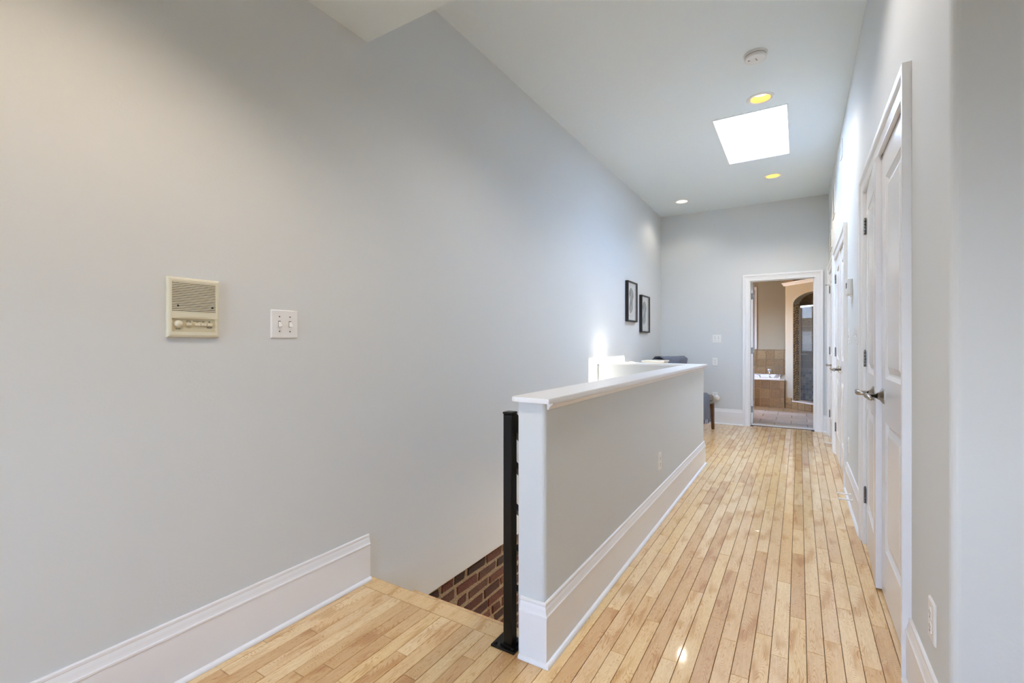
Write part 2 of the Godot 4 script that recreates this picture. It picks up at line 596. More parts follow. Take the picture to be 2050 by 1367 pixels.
func floor_boards() -> void:
	var fl := struct("floor", "glossy maple strip floor of the hall and landing")
	var g := Geo.new()
	g.box(Vector3(-0.80, -0.30, -7.42), Vector3(XR + 0.13, -0.014, ZB))
	g.box(Vector3(XL, -0.30, -7.42), Vector3(-0.80, -0.014, -4.68))
	g.box(Vector3(XL, -0.30, -1.598), Vector3(3.1, -0.014, ZW))
	part("subfloor", g, M.board_gap, fl)
	# end joints read from the floor, strip by strip
	var seen := {-30: [-1.04], -29: [-0.87], -28: [-1.18], -27: [-0.93], -25: [-1.0], -22: [-1.05], -19: [-1.19], -12: [-2.38], -11: [-2.87, -1.96], -10: [-2.63], -9: [-2.14, -1.69], -8: [-1.96], -7: [-2.66], -6: [-2.3, -1.75], -5: [-2.78], -4: [-2.6, -2.12], -3: [-3.24, -1.99], -2: [-2.93, -2.42, -1.79], -1: [-2.1], 0: [-2.61, -1.98], 1: [-3.39, -3.0, -2.3], 2: [-2.54, -2.07], 3: [-3.15, -2.7, -2.18], 4: [-3.46, -2.98, -2.48], 5: [-2.75, -2.08], 6: [-3.03, -2.4]}
	var far := Geo.new()
	for k in range(-30, 50):
		var x0 := maxf(-0.0906 + 0.057 * k, XL + 0.002)
		var x1 := minf(-0.0906 + 0.057 * (k + 1), 3.0)
		if x1 - x0 < 0.004 or x0 > 2.98:
			continue
		var spans := [[-7.376, ZW - 0.02]]
		if x1 > XR + 0.01:
			if x0 < XR:
				x1 = XR + 0.012
			else:
				spans = [[ZB + 0.004, ZW - 0.02]]
		if x0 < -0.83:
			spans = [[-1.527, ZW - 0.02], [-7.296, -4.78]]
		elif x0 < -0.79:
			spans = [[-1.50, ZW - 0.02], [-7.296, -4.78]]
		elif x1 > 0.19 and x1 < XR + 0.05 or x0 < -0.6:
			spans = [[-7.296, ZW - 0.02]]
		for s in spans:
			var cuts := [s[1]]
			var z: float = s[1]
			var known: Array = seen.get(k, [])
			known.sort()
			known.reverse()
			while z > s[0]:
				var nz := z - rng.randf_range(0.30, 0.80)
				if not known.is_empty():
					var next_known := -99.0
					for q in known:
						if q < z - 0.01:
							next_known = q
							break
					if next_known > -90.0:
						if z < -1.18 or nz < next_known + 0.30:
							nz = next_known
						elif nz < -1.18:
							nz = next_known
					elif z > -3.4 and nz > -3.45:
						nz = -3.45 - rng.randf() * 0.3
				if nz < s[0] + 0.15:
					nz = s[0]
				cuts.append(nz)
				z = nz
			for i in cuts.size() - 1:
				var za: float = cuts[i + 1]
				var zb: float = cuts[i]
				var mid := (za + zb) / 2.0
				var shown: bool = (x0 >= -0.79 and x1 < 0.40 and za < -1.05 and zb > -7.4) or (x0 < -0.79 and zb > -1.6 and za < -0.62)
				if shown:
					mesh_part("plank", plank_mesh(x0, x1, za, zb), M["maple_%d" % rng.randi_range(0, 7)], fl)
				else:
					far.off = Vector2(rng.randf() * 3, rng.randf() * 3)
					far.cbox(Vector3(x0 + 0.0005, -0.013, za + 0.0005), Vector3(x1 - 0.0005, 0, zb - 0.0005), 0.001)
	var rest := part("planks", far, M.maple_1, fl)
	rest.set_meta("kind", "stuff")
	# stair nosing
	g = Geo.new()
	var pr := PackedVector2Array([Vector2(-1.528, 0.0), Vector2(-1.528, -0.013), Vector2(-1.598, -0.013), Vector2(-1.598, -0.026), Vector2(-1.606, -0.026), Vector2(-1.616, -0.020), Vector2(-1.619, -0.012), Vector2(-1.616, -0.004), Vector2(-1.608, 0.0)])
	g.off = Vector2(0.4, 0.3)
	g.prism(pr, Vector3(XL + 0.002, 0, 0), Vector3.BACK, Vector3.UP, Vector3.RIGHT, 0.906)
	part("stair_nosing", g, M.maple_4, fl)
	g = Geo.new()
	g.box(Vector3(XL, -0.20, -1.605), Vector3(-0.892, -0.026, -1.598))
	part("riser", g, M.trim_paint, fl)

# ---------------------------------------------------------------- low wall round the stairwell
func arc(c: Vector2, r: float, a0: float, a1: float, n: int) -> PackedVector2Array:
	var p := PackedVector2Array()
	for i in n + 1:
		var a := deg_to_rad(lerpf(a0, a1, float(i) / n))
		p.append(c + Vector2(cos(a), sin(a)) * r)
	return p

func low_wall() -> void:
	var w := struct("wall_low", "low white capped wall beside the stairwell")
	var p := PackedVector2Array()     # x, z
	p.append_array(arc(Vector2(-0.887, -1.50), 0.005, 180, 90, 2))
	p.append_array(arc(Vector2(-0.80, -1.515), 0.02, 90, 0, 6))
	p.append_array(arc(Vector2(-0.785, -4.77), 0.005, 0, -90, 2))
	p.append(Vector2(XL, -4.775))
	p.append(Vector2(XL, -4.66))
	p.append(Vector2(-0.892, -4.66))
	var g := Geo.new()
	g.prism(p, Vector3(0, -0.30, 0), Vector3.RIGHT, Vector3.BACK, Vector3.UP, 0.30 + 0.9375)
	part("plaster", g, M.wall_paint, w)
	# cap board with eased edges
	var c := PackedVector2Array()
	c.append_array(arc(Vector2(-0.885, -1.498), 0.030, 180, 90, 6))
	c.append_array(arc(Vector2(-0.754, -1.472), 0.004, 90, 0, 2))
	c.append_array(arc(Vector2(-0.754, -4.799), 0.004, 0, -90, 2))
	c.append(Vector2(XL, -4.803))
	c.append(Vector2(XL, -4.632))
	c.append(Vector2(-0.915, -4.632))
	g = Geo.new()
	g.prism(c, Vector3(0, 0.9375, 0), Vector3.RIGHT, Vector3.BACK, Vector3.UP, 0.0145, true)
	var inner := Geometry2D.offset_polygon(c, -0.0025)[0]
	g.prism(inner, Vector3(0, 0.952, 0), Vector3.RIGHT, Vector3.BACK, Vector3.UP, 0.0025, true)
	part("cap", g, M.trim_paint, w)
	# bed moulding under the cap
	var prof := PackedVector2Array([Vector2(0, 0.9375), Vector2(0.024, 0.9375), Vector2(0.024, 0.931), Vector2(0.020, 0.928), Vector2(0.014, 0.924), Vector2(0.010, 0.917), Vector2(0.008, 0.912), Vector2(0.004, 0.910), Vector2(0, 0.910)])
	g = Geo.new()
	g.prism(prof, Vector3(-0.78, 0, -4.80), Vector3.RIGHT, Vector3.UP, Vector3.BACK, 4.80 - 1.512)
	g.prism(prof, Vector3(XL, 0, -4.775), Vector3.FORWARD, Vector3.UP, Vector3.RIGHT, 1.044)
	part("bed_moulding", g, M.trim_paint, w)

# ---------------------------------------------------------------- brick below the drywall
func brick_wall() -> void:
	var w := struct("wall_brick", "old red brick wall down in the stairwell")
	var g := Geo.new()
	g.box(Vector3(-2.0, -2.9, -7.4), Vector3(-1.829, -0.277, -1.5))
	g.box(Vector3(-2.0, -0.277, -7.4), Vector3(XL - 0.121, -0.1, -1.5))
	part("mortar_bed", g, M.mortar, w)
	var rest := Geo.new()
	var row := 0
	var y := -0.300
	while y > -2.8:
		var h := rng.randf_range(0.056, 0.063)
		var z := -1.62 - rng.randf() * 0.12 - (0.10 if row % 2 else 0.0)
		while z > -7.2:
			var l := rng.randf_range(0.185, 0.215) if rng.randf() > 0.18 else rng.randf_range(0.09, 0.11)
			var near_: bool = y > -1.42 - 0.0 and z < -1.75 and z > -4.3 and y > -0.33 - 0.62 * (-z - 1.75) - 0.25
			var q := []
			for s in [[-1, -1], [1, -1], [1, 1], [-1, 1]]:
				q.append(Vector2(z - l / 2 + s[0] * l / 2 + rng.randf_range(-0.009, 0.009), y - h / 2 + s[1] * h / 2 + rng.randf_range(-0.0065, 0.0065)))
			var b: Geo = Geo.new() if near_ else rest
			b.off = Vector2(rng.randf() * 4, rng.randf() * 4)
			var proud := rng.randf_range(0.004, 0.012)
			var k := 0.007
			var c := Vector2(z - l / 2, y - h / 2)
			var back := []
			var front := []
			for e in q:
				back.append(Vector3(-1.832, e.y, e.x))
				var i2: Vector2 = e + Vector2(signf(c.x - e.x), signf(c.y - e.y)) * k
				front.append(Vector3(-1.829 + proud, i2.y + rng.randf_range(-0.002, 0.002), i2.x))
			b.face([front[0], front[1], front[2]], Vector3.RIGHT)
			b.face([front[0], front[2], front[3]], Vector3.RIGHT)
			for i in 4:
				var j := (i + 1) % 4
				var o: Vector3 = (back[i] + back[j]) / 2 - Vector3(-1.832, c.y, c.x)
				b.face([front[i], front[j], back[j]], o + Vector3.RIGHT * 0.01)
				b.face([front[i], back[j], back[i]], o + Vector3.RIGHT * 0.01)
			if near_:
				part("brick", b, M["brick_%d" % rng.randi_range(0, 5)], w)
			z -= l + rng.randf_range(0.015, 0.026)
		y -= h + rng.randf_range(0.016, 0.023)
		row += 1
	var r := part("bricks", rest, M.brick_1, w)
	r.set_meta("kind", "stuff")

# ---------------------------------------------------------------- baseboards
func board_profile() -> PackedVector2Array:   # x = out of the wall, y = up
	return PackedVector2Array([Vector2(0, 0.001), Vector2(0.015, 0.001), Vector2(0.015, 0.168), Vector2(0.0175, 0.170), Vector2(0.0175, 0.176), Vector2(0.0145, 0.180), Vector2(0.0125, 0.187), Vector2(0.0105, 0.197), Vector2(0.0075, 0.207), Vector2(0.0085, 0.210), Vector2(0.0085, 0.217), Vector2(0.006, 0.220), Vector2(0, 0.220)])

func shoe_profile() -> PackedVector2Array:
	var p := PackedVector2Array([Vector2(0.015, 0.001)])
	p.append_array(arc(Vector2(0.015, 0.001), 0.0145, 0, 90, 6))
	return p

func baseboard(called: String, at: Vector3, out: Vector3, along: Vector3, len: float, label := "", miter0 := 0.0, miter1 := 0.0) -> Node3D:
	var b: Node3D = get_node(called) if has_node(called) else struct(called, label)
	var i := 0
	for pr in [board_profile(), shoe_profile()]:
		var g := Geo.new()
		sweep_line(g, pr, at, out, along, len, miter0, miter1)
		part(["board", "shoe"][i], g, M.trim_paint, b)
		i += 1
	return b

# straight run whose ends may be cut at 45 degrees (miter +1 grows with distance from the wall, -1 shrinks)
func sweep_line(g: Geo, pr: PackedVector2Array, at: Vector3, out: Vector3, along: Vector3, len: float, m0: float, m1: float) -> void:
	var area := 0.0
	for i in pr.size():
		area += pr[i].cross(pr[(i + 1) % pr.size()])
	var A := []
	var B := []
	for q in pr:
		A.append(at + out * q.x + UP * q.y - along * (q.x * m0))
		B.append(at + out * q.x + UP * q.y + along * (len + q.x * m1))
	for i in pr.size():
		var j := (i + 1) % pr.size()
		var e := (pr[j] - pr[i]).normalized() * signf(area)
		g.face([A[i], A[j], B[j], B[i]], out * e.y - UP * e.x)
	var t := Geometry2D.triangulate_polygon(pr)
	for i in range(0, t.size(), 3):
		g.face([A[t[i]], A[t[i + 1]], A[t[i + 2]]], -along)
		g.face([B[t[i]], B[t[i + 1]], B[t[i + 2]]], along)

func baseboards() -> void:
	var R := Vector3.RIGHT
	var F := Vector3.FORWARD
	var B := Vector3.BACK
	baseboard("baseboard_left", Vector3(XL, 0, ZW - 0.01), R, F, ZW - 0.01 + 1.585, "white baseboard along the left wall, ending at the stair")
	baseboard("baseboard_low_wall", Vector3(-0.78, 0, -1.495), R, F, 4.79 - 1.495, "white baseboard along the low wall", 1.0, 0.0)
	baseboard("baseboard_low_wall", Vector3(-0.877, 0, -1.495), B, R, 0.097, "", 0.0, 1.0)
	baseboard("baseboard_far", Vector3(XL, 0, ZF), B, R, 1.80 - 0.676, "white baseboard on the far wall")
	baseboard("baseboard_far", Vector3(0.268, 0, ZF), B, R, XR - 0.268)
	baseboard("baseboard_right", Vector3(XR, 0, ZB), Vector3.LEFT, F, 2.06 + ZB, "white baseboard on the right wall between the closet doors")
	baseboard("baseboard_right", Vector3(XR, 0, -3.445), Vector3.LEFT, F, 4.53 - 3.445)
	baseboard("baseboard_right", Vector3(XR, 0, -6.01), Vector3.LEFT, F, 0.09)
	baseboard("baseboard_right", Vector3(XR, 0, -7.112), Vector3.LEFT, F, 0.186)
	baseboard("baseboard_corner", Vector3(XR + 0.02, 0, ZB), B, R, 2.6)

# ---------------------------------------------------------------- doors
# door casing: profile x = away from the opening, y = out of the wall
func casing(g: Geo, o: Vector3, a: Vector3, n: Vector3, w: float, h: float) -> void:
	var pr := PackedVector2Array([Vector2(0, 0), Vector2(0, 0.011), Vector2(0.005, 0.015), Vector2(0.011, 0.015), Vector2(0.015, 0.011), Vector2(0.020, 0.012), Vector2(0.050, 0.017), Vector2(0.054, 0.021), Vector2(0.060, 0.018), Vector2(0.066, 0.024), Vector2(0.074, 0.026), Vector2(0.090, 0.026), Vector2(0.090, 0)])
	for i in pr.size() - 1:
		var p := pr[i]
		var q := pr[i + 1]
		var e := (q - p).normalized()
		var nn := Vector2(-e.y, e.x)
		var P := [o - a * p.x, o - a * p.x + UP * (h + p.x), o + a * (w + p.x) + UP * (h + p.x), o + a * (w + p.x)]
		var Q := [o - a * q.x, o - a * q.x + UP * (h + q.x), o + a * (w + q.x) + UP * (h + q.x), o + a * (w + q.x)]
		var dirs := [-a, UP, a]
		for k in 3:
			g.face([P[k] + n * p.y, P[k + 1] + n * p.y, Q[k + 1] + n * q.y, Q[k] + n * q.y], dirs[k] * nn.x + n * nn.y)

# leaf in its own axes: x across from 0 to w, y up, front face at z = 0
func leaf_mesh(w: float, h: float, panels: Array, inset: float) -> ArrayMesh:
	var g := Geo.new()
	var d := 0.034
	g.face([Vector3(0, 0, -d), Vector3(w, 0, -d), Vector3(w, h, -d), Vector3(0, h, -d)], Vector3.FORWARD)
	g.face([Vector3(0, 0, 0), Vector3(0, h, 0), Vector3(0, h, -d), Vector3(0, 0, -d)], Vector3.LEFT)
	g.face([Vector3(w, 0, 0), Vector3(w, h, 0), Vector3(w, h, -d), Vector3(w, 0, -d)], Vector3.RIGHT)
	g.face([Vector3(0, h, 0), Vector3(w, h, 0), Vector3(w, h, -d), Vector3(0, h, -d)], UP)
	g.face([Vector3(0, 0, 0), Vector3(w, 0, 0), Vector3(w, 0, -d), Vector3(0, 0, -d)], Vector3.DOWN)
	var x0 := inset
	var x1 := w - inset
	for r in [[0.0, x0], [x1, w]]:
		g.face([Vector3(r[0], 0, 0), Vector3(r[1], 0, 0), Vector3(r[1], h, 0), Vector3(r[0], h, 0)], Vector3.BACK)
	var y := 0.0
	for p in panels:
		g.face([Vector3(x0, y, 0), Vector3(x1, y, 0), Vector3(x1, p[0], 0), Vector3(x0, p[0], 0)], Vector3.BACK)
		y = p[1]
		var steps := [[0.0, 0.0], [0.004, -0.004], [0.012, -0.009], [0.016, -0.011], [0.024, -0.011], [0.052, -0.002], [0.056, -0.002]]
		for i in steps.size() - 1:
			var a: Array = steps[i]
			var b: Array = steps[i + 1]
			var A := ring(x0, x1, p[0], p[1], a[0], a[1])
			var B := ring(x0, x1, p[0], p[1], b[0], b[1])
			for k in 4:
				g.face([A[k], A[(k + 1) % 4], B[(k + 1) % 4], B[k]], Vector3.BACK)
		g.face(ring(x0, x1, p[0], p[1], 0.056, -0.002), Vector3.BACK)
	g.face([Vector3(x0, y, 0), Vector3(x1, y, 0), Vector3(x1, h, 0), Vector3(x0, h, 0)], Vector3.BACK)
	return g.done()

func ring(x0: float, x1: float, y0: float, y1: float, s: float, z: float) -> Array:
	return [Vector3(x0 + s, y0 + s, z), Vector3(x1 - s, y0 + s, z), Vector3(x1 - s, y1 - s, z), Vector3(x0 + s, y1 - s, z)]

func hinge_mesh() -> ArrayMesh:   # knuckles along y, leaf plate towards +x, front +z
	var g := Geo.new()
	for i in 5:
		g.sm = 1
		g.lathe([Vector2(0.0, 0), Vector2(0.0062, 0), Vector2(0.0062, 0.0164), Vector2(0.0, 0.0164)], Vector3(0, -0.0445 + i * 0.0178, 0.006), UP, 10)
	g.sm = -1
	g.lathe([Vector2(0.0, 0), Vector2(0.005, 0), Vector2(0.004, 0.006), Vector2(0.0, 0.007)], Vector3(0, 0.0445, 0.006), UP, 10)
	g.cbox(Vector3(0.004, -0.0445, -0.001), Vector3(0.026, 0.0445, 0.0016), 0.0005)
	g.cbox(Vector3(-0.014, -0.0445, -0.001), Vector3(-0.004, 0.0445, 0.0016), 0.0005)
	return g.done()

# lever set: rosette on z = 0, neck along +z, lever along dir * x
func lever(parent: Node, at: Vector3, dir: float) -> void:
	var g := Geo.new()
	var lo := 0.033
	g.face([Vector3(-lo, -lo, 0), Vector3(lo, -lo, 0), Vector3(lo, lo, 0), Vector3(-lo, lo, 0)], Vector3.FORWARD)
	var rings := [[0.033, 0.0], [0.033, 0.004], [0.024, 0.010], [0.017, 0.016], [0.013, 0.024]]
	for i in rings.size() - 1:
		var A := ring(-rings[i][0], rings[i][0], -rings[i][0], rings[i][0], 0.0, rings[i][1])
		var B := ring(-rings[i + 1][0], rings[i + 1][0], -rings[i + 1][0], rings[i + 1][0], 0.0, rings[i + 1][1])
		for k in 4:
			g.face([A[k], A[(k + 1) % 4], B[(k + 1) % 4], B[k]], (A[k] + A[(k + 1) % 4]) * Vector3(1, 1, 0) + Vector3(0, 0, 0.01))
	var h := Node3D.new()
	h.name = "door_handle"
	parent.add_child(h, true)
	h.position = at
	part("rosette", g, M.nickel, h)
	g = Geo.new()
	g.sm = 1
	g.tube([Vector3(0, 0, 0.02), Vector3(0, 0, 0.055), Vector3(dir * 0.004, 0, 0.061), Vector3(dir * 0.012, 0, 0.064), Vector3(dir * 0.06, 0.003, 0.064), Vector3(dir * 0.095, -0.002, 0.062), Vector3(dir * 0.118, -0.006, 0.058)], [0.0105, 0.0105, 0.011, 0.0115, 0.0105, 0.0095, 0.005], 14)
	part("lever", g, M.nickel, h)

func closet_doors() -> void:
	var a := Vector3.FORWARD            # along the wall, away from the camera
	var n := Vector3.LEFT
	var jobs := [
		{"name": "door_1", "z0": -2.15, "z1": -3.352, "double": true, "ajar": 2.2, "label": "nearest pair of white panelled closet doors on the right wall"},
		{"name": "door_2", "z0": -4.62, "z1": -5.92, "double": true, "ajar": 0.6, "label": "second pair of white panelled closet doors on the right wall"},
		{"name": "door_3", "z0": -6.19, "z1": -7.02, "double": false, "ajar": 0.0, "label": "white door on the right wall, next to the far corner"},
	]
	for j in jobs:
		var d := struct(j.name, j.label)
		var w: float = j.z0 - j.z1
		var g := Geo.new()
		casing(g, Vector3(XR, 0, j.z0), a, n, w, 2.02)
		part("casing", g, M.trim_paint, d)
		# jamb lining
		g = Geo.new()
		var x0 := XR - 0.010
		g.box(Vector3(x0 + 0.010, 0.001, j.z0 - 0.016), Vector3(XR + 0.118, 2.047, j.z0 - 0.0005))
		g.box(Vector3(x0 + 0.010, 0.001, j.z1 + 0.0005), Vector3(XR + 0.118, 2.047, j.z1 + 0.016))
		g.box(Vector3(x0 + 0.010, 2.028, j.z1 + 0.016), Vector3(XR + 0.118, 2.0465, j.z0 - 0.016))
		g.box(Vector3(XR + 0.045, 0.001, j.z1 + 0.016), Vector3(XR + 0.06, 2.028, j.z1 + 0.030))
		g.box(Vector3(XR + 0.045, 0.001, j.z0 - 0.030), Vector3(XR + 0.06, 2.028, j.z0 - 0.016))
		part("jamb", g, M.trim_paint, d)
		var clear := w - 0.032
		var lw := (clear - 0.009) / 2.0 if j.double else clear - 0.006
		var mesh := leaf_mesh(lw, 2.012, [[0.215, 0.79], [0.985, 1.885]], 0.105)
		var hg := hinge_mesh()
		# far leaf hangs on the far jamb
		var zf: float = j.z1 + 0.016 + 0.003
		var far_leaf := mesh_part("leaf", mesh, M.door_paint, d)
		far_leaf.position = Vector3(XR + 0.002, 0.010, zf)
		far_leaf.rotation_degrees = Vector3(0, -90.0 + j.ajar * -1.0, 0)
		for y in [1.808, 1.054, 0.275]:
			mesh_part("hinge", hg, M.hinge_steel, far_leaf).position = Vector3(-0.001, y, 0.0005)
		lever(far_leaf, Vector3(lw - 0.062, 0.902, 0.0), -1.0)
		if j.double:
			var nl := mesh_part("leaf", mesh, M.door_paint, d)
			nl.position = Vector3(XR + 0.002, 0.010, j.z0 - 0.016 - 0.003 - lw)
			nl.rotation_degrees = Vector3(0, -90, 0)
			for y in [1.846, 1.05, 0.255]:
				var hh := mesh_part("hinge", hg, M.hinge_steel, nl)
				hh.position = Vector3(lw + 0.001, y, 0.0005)
				hh.rotation_degrees = Vector3(0, 0, 180)
			lever(nl, Vector3(0.062, 0.902, 0.0), 1.0)
			# catch at the head
			g = Geo.new()
			var zc: float = (j.z0 + j.z1) / 2.0
			g.cbox(Vector3(XR - 0.002, 2.016, zc + 0.004), Vector3(XR + 0.02, 2.028, zc + 0.034), 0.002)
			g.cbox(Vector3(XR - 0.002, 2.016, zc - 0.05), Vector3(XR + 0.02, 2.028, zc - 0.02), 0.002)
			part("latch", g, M.hinge_steel, d)
		else:
			g = Geo.new()
			g.sm = 1
			g.tube([Vector3(0, 1.868, 0.006), Vector3(0.01, 1.868, 0.03), Vector3(0.015, 1.868, 0.05)], [0.003, 0.003, 0.006], 8)
			part("hinge_stop", g, M.hinge_steel, far_leaf)

func bathroom_door() -> void:
	var d := struct("door_4", "bathroom doorway at the end of the hall, its white door swung open")
	var g := Geo.new()
	casing(g, Vector3(-0.586, 0, ZF), Vector3.RIGHT, Vector3.BACK, 0.762, 2.02)
	part("casing", g, M.trim_paint, d)
	g = Geo.new()
	g.box(Vector3(-0.5965, 0.001, ZF - 0.1195), Vector3(-0.580, 2.0465, ZF - 0.0005))
	g.box(Vector3(0.170, 0.001, ZF - 0.1195), Vector3(0.1865, 2.0465, ZF - 0.0005))
	g.box(Vector3(-0.580, 2.026, ZF - 0.1195), Vector3(0.170, 2.0465, ZF - 0.0005))
	g.box(Vector3(0.158, 0.022, ZF - 0.075), Vector3(0.170, 2.026, ZF - 0.04))
	g.box(Vector3(-0.580, 2.014, ZF - 0.075), Vector3(0.158, 2.026, ZF - 0.04))
	part("jamb", g, M.trim_paint, d)
	g = Geo.new()
	g.cbox(Vector3(-0.578, 0.001, ZF - 0.20), Vector3(0.170, 0.018, ZF - 0.085), 0.006)
	part("sill", g, M.marble, d)
	var w := 0.735
	var lf := mesh_part("leaf", leaf_mesh(w, 2.0, [[0.215, 0.79], [0.985, 1.885]], 0.105), M.door_paint, d)
	lf.position = Vector3(-0.560, 0.022, ZF - 0.125)
	lf.rotation_degrees = Vector3(0, 92.5, 0)      # leaf runs away from the hall; its hinge edge faces us
	for y in [1.80, 1.03, 0.20]:
		g = Geo.new()
		g.cbox(Vector3(-0.0016, y - 0.045, -0.030), Vector3(0.0002, y + 0.045, 0.003), 0.0004)
		g.sm = 1
		for i in 5:
			g.lathe([Vector2(0.0, 0), Vector2(0.0062, 0), Vector2(0.0062, 0.0164), Vector2(0.0, 0.0164)], Vector3(-0.004, y - 0.045 + i * 0.0178, -0.036), UP, 10)
		part("hinge", g, M.hinge_steel, lf)

# ---------------------------------------------------------------- bathroom
func tile_grid(parent: Node, o: Vector3, ax: Vector3, ay: Vector3, n: Vector3, w: float, h: float, tw: float, th: float, kinds: String, count: int, first_u := 0.0, brickwork := false, gap := 0.004, thick := 0.007, from_top := false) -> void:
	# first_u shifts the first joint; tiles at the ends are cut
	var rows := int(ceil(h / th - 0.01))
	for r in rows:
		var v0 := r * th
		var v1 := minf(v0 + th, h)
		if from_top:
			v1 = h - r * th
			v0 = maxf(v1 - th, 0.0)
		var u := -first_u - (tw / 2.0 if brickwork and r % 2 else 0.0)
		while u < w - 0.005:
			var a := maxf(u, 0.0)
			var b := minf(u + tw, w)
			if b - a > 0.012:
				var g := Geo.new()
				g.off = Vector2(rng.randf() * 3, rng.randf() * 3)
				var k := 0.0015
				var t := thick + rng.randf_range(-0.0004, 0.0004)
				var F := []
				var B := []
				for s in [[a + gap / 2, v0 + gap / 2, 1, 1], [b - gap / 2, v0 + gap / 2, -1, 1], [b - gap / 2, v1 - gap / 2, -1, -1], [a + gap / 2, v1 - gap / 2, 1, -1]]:
					B.append(o + ax * s[0] + ay * s[1] + n * 0.0005)
					F.append(o + ax * (s[0] + s[2] * k) + ay * (s[1] + s[3] * k) + n * t)
				g.face(F, n)
				var mid := o + ax * ((a + b) / 2) + ay * ((v0 + v1) / 2)
				for i in 4:
					g.face([F[i], F[(i + 1) % 4], B[(i + 1) % 4], B[i]], (B[i] + B[(i + 1) % 4]) / 2 - mid + n * 0.001)
				part("tile", g, M["%s_%d" % [kinds, rng.randi_range(0, count - 1)]], parent)
			u += tw

func bathroom() -> void:
	var zn := ZF - 0.12
	var zbk := -11.25
	# shell
	var fl := struct("floor_bathroom", "pale stone tile floor of the bathroom")
	var g := Geo.new()
	g.box(Vector3(-1.95, -0.3, -11.4), Vector3(1.35, -0.009, zn - 0.001))
	part("grout", g, M.floor_grout, fl)
	tile_grid(fl, Vector3(-1.0, -0.009, zn - 0.085), Vector3.RIGHT, Vector3.FORWARD, UP, 1.35, 1.66, 0.40, 0.31, "floor_tile", 3, 0.10, true, 0.006, 0.009)
	g = Geo.new()
	for i in 8:
		g.off = Vector2(i * 0.37, i * 0.61)
		g.cbox(Vector3(-1.55 + i * 0.22, -0.009, -9.72), Vector3(-1.334 + i * 0.22, 0.0, -9.17), 0.001)
	part("border", g, M.wall_tile_2, fl)
	g = Geo.new()
	g.box(Vector3(-1.9, -0.02, -11.4), Vector3(1.3, 2.8, zbk - 0.02))
	var wb := struct("wall_bath_back", "beige bathroom wall with a tiled splash behind the tub")
	part("plaster", g, M.bath_paint, wb)
	tile_grid(wb, Vector3(-1.05, 0.50, zbk - 0.02), Vector3.RIGHT, UP, Vector3.BACK, 1.25, 0.532, 0.166, 0.166, "wall_tile", 4, 0.052, false, 0.004, 0.008, false)
	g = Geo.new()
	g.box(Vector3(1.2, -0.02, -11.4), Vector3(1.32, 2.8, zn))
	part("plaster", g, M.bath_paint, struct("wall_bath_right"))
	g = Geo.new()
	g.box(Vector3(-1.92, -0.02, -8.95), Vector3(-1.80, 2.8, zn))
	g.box(Vector3(-1.92, -0.02, -11.4), Vector3(-1.80, 2.8, -10.25))
	g.box(Vector3(-1.92, -0.02, -10.25), Vector3(-1.80, 0.95, -8.95))
	g.box(Vector3(-1.92, 1.98, -10.25), Vector3(-1.80, 2.8, -8.95))
	part("plaster", g, M.bath_paint, struct("wall_bath_left"))
	g = Geo.new()
	g.box(Vector3(-1.92, 2.75, -11.4), Vector3(1.32, 2.9, zn))
	part("plaster", g, M.ceiling_paint, struct("ceiling_bath"))
	# bathroom side of the far wall
	g = Geo.new()
	g.box(Vector3(0.6, -0.02, zn), Vector3(1.32, 2.8, zn + 0.1))
	part("plaster", g, M.bath_paint, struct("wall_bath_front"))
	# window over the tub, seen in the shower glass
	var w := struct("window_4", "bathroom window")
	g = Geo.new()
	for s in [[-10.25, -10.20], [-9.0, -8.95], [-9.63, -9.57]]:
		g.cbox(Vector3(-1.88, 0.95, s[0]), Vector3(-1.815, 1.98, s[1]), 0.004)
	for s in [[0.95, 1.0], [1.46, 1.50], [1.93, 1.98]]:
		g.cbox(Vector3(-1.878, s[0], -10.2), Vector3(-1.817, s[1], -9.0), 0.004)
	part("frame", g, M.trim_paint, w)
	g = Geo.new()
	g.box(Vector3(-1.85, 1.0, -10.2), Vector3(-1.846, 1.93, -9.0))
	part("pane", g, M.clear_glass, w)
	# window at the back wall, only its right casing in view
	w = struct("window_5", "bathroom window above the tub tile, only its white right casing showing")
	g = Geo.new()
	g.cbox(Vector3(-0.800, 1.035, zbk - 0.02), Vector3(-0.772, 2.36, zbk + 0.03), 0.003)
	g.cbox(Vector3(-1.40, 2.30, zbk - 0.02), Vector3(-0.800, 2.36, zbk + 0.03), 0.003)
	part("frame", g, M.trim_paint, w)
	g = Geo.new()
	g.box(Vector3(-1.40, 1.035, zbk - 0.018), Vector3(-0.80, 2.30, zbk - 0.006))
	part("shade", g, M.shade_cloth, w)
	tub(zbk)
	shower()
	# building across the street, seen in the shower glass
	g = Geo.new()
	g.box(Vector3(-19, -6, -16), Vector3(-15, 2.3, -4))
	var hb := thing("building", "brown building across the street, mirrored in the shower glass", "building")
	part("wall", g, M.wall_tile_1, hb)
	for i in 6:
		for k in 3:
			g = Geo.new()
			g.cbox(Vector3(-15.05, -3.4 + k * 1.9, -14.5 + i * 1.6), Vector3(-14.92, -2.1 + k * 1.9, -13.6 + i * 1.6), 0.02)
			part("window", g, M.trim_paint, hb)
	# wall lamp over the door side, warm
	var s := thing("wall_sconce", "flower shaped glass wall lamp lit warm, mirrored in the shower glass", "lamp", Vector3(-1.74, 1.98, -8.55))
	g = Geo.new()
	g.sm = 1
	g.lathe([Vector2(0.0, 0.0), Vector2(0.05, 0.0), Vector2(0.045, 0.02), Vector2(0.0, 0.025)], Vector3(-0.06, 0.03, 0), Vector3.RIGHT, 16)
	g.tube([Vector3(-0.04, 0.03, 0), Vector3(0.03, 0.05, 0), Vector3(0.06, 0.02, 0)], [0.008, 0.008, 0.012], 8)
	part("bracket", g, M.nickel, s)
	g = Geo.new()
	g.sm = 1
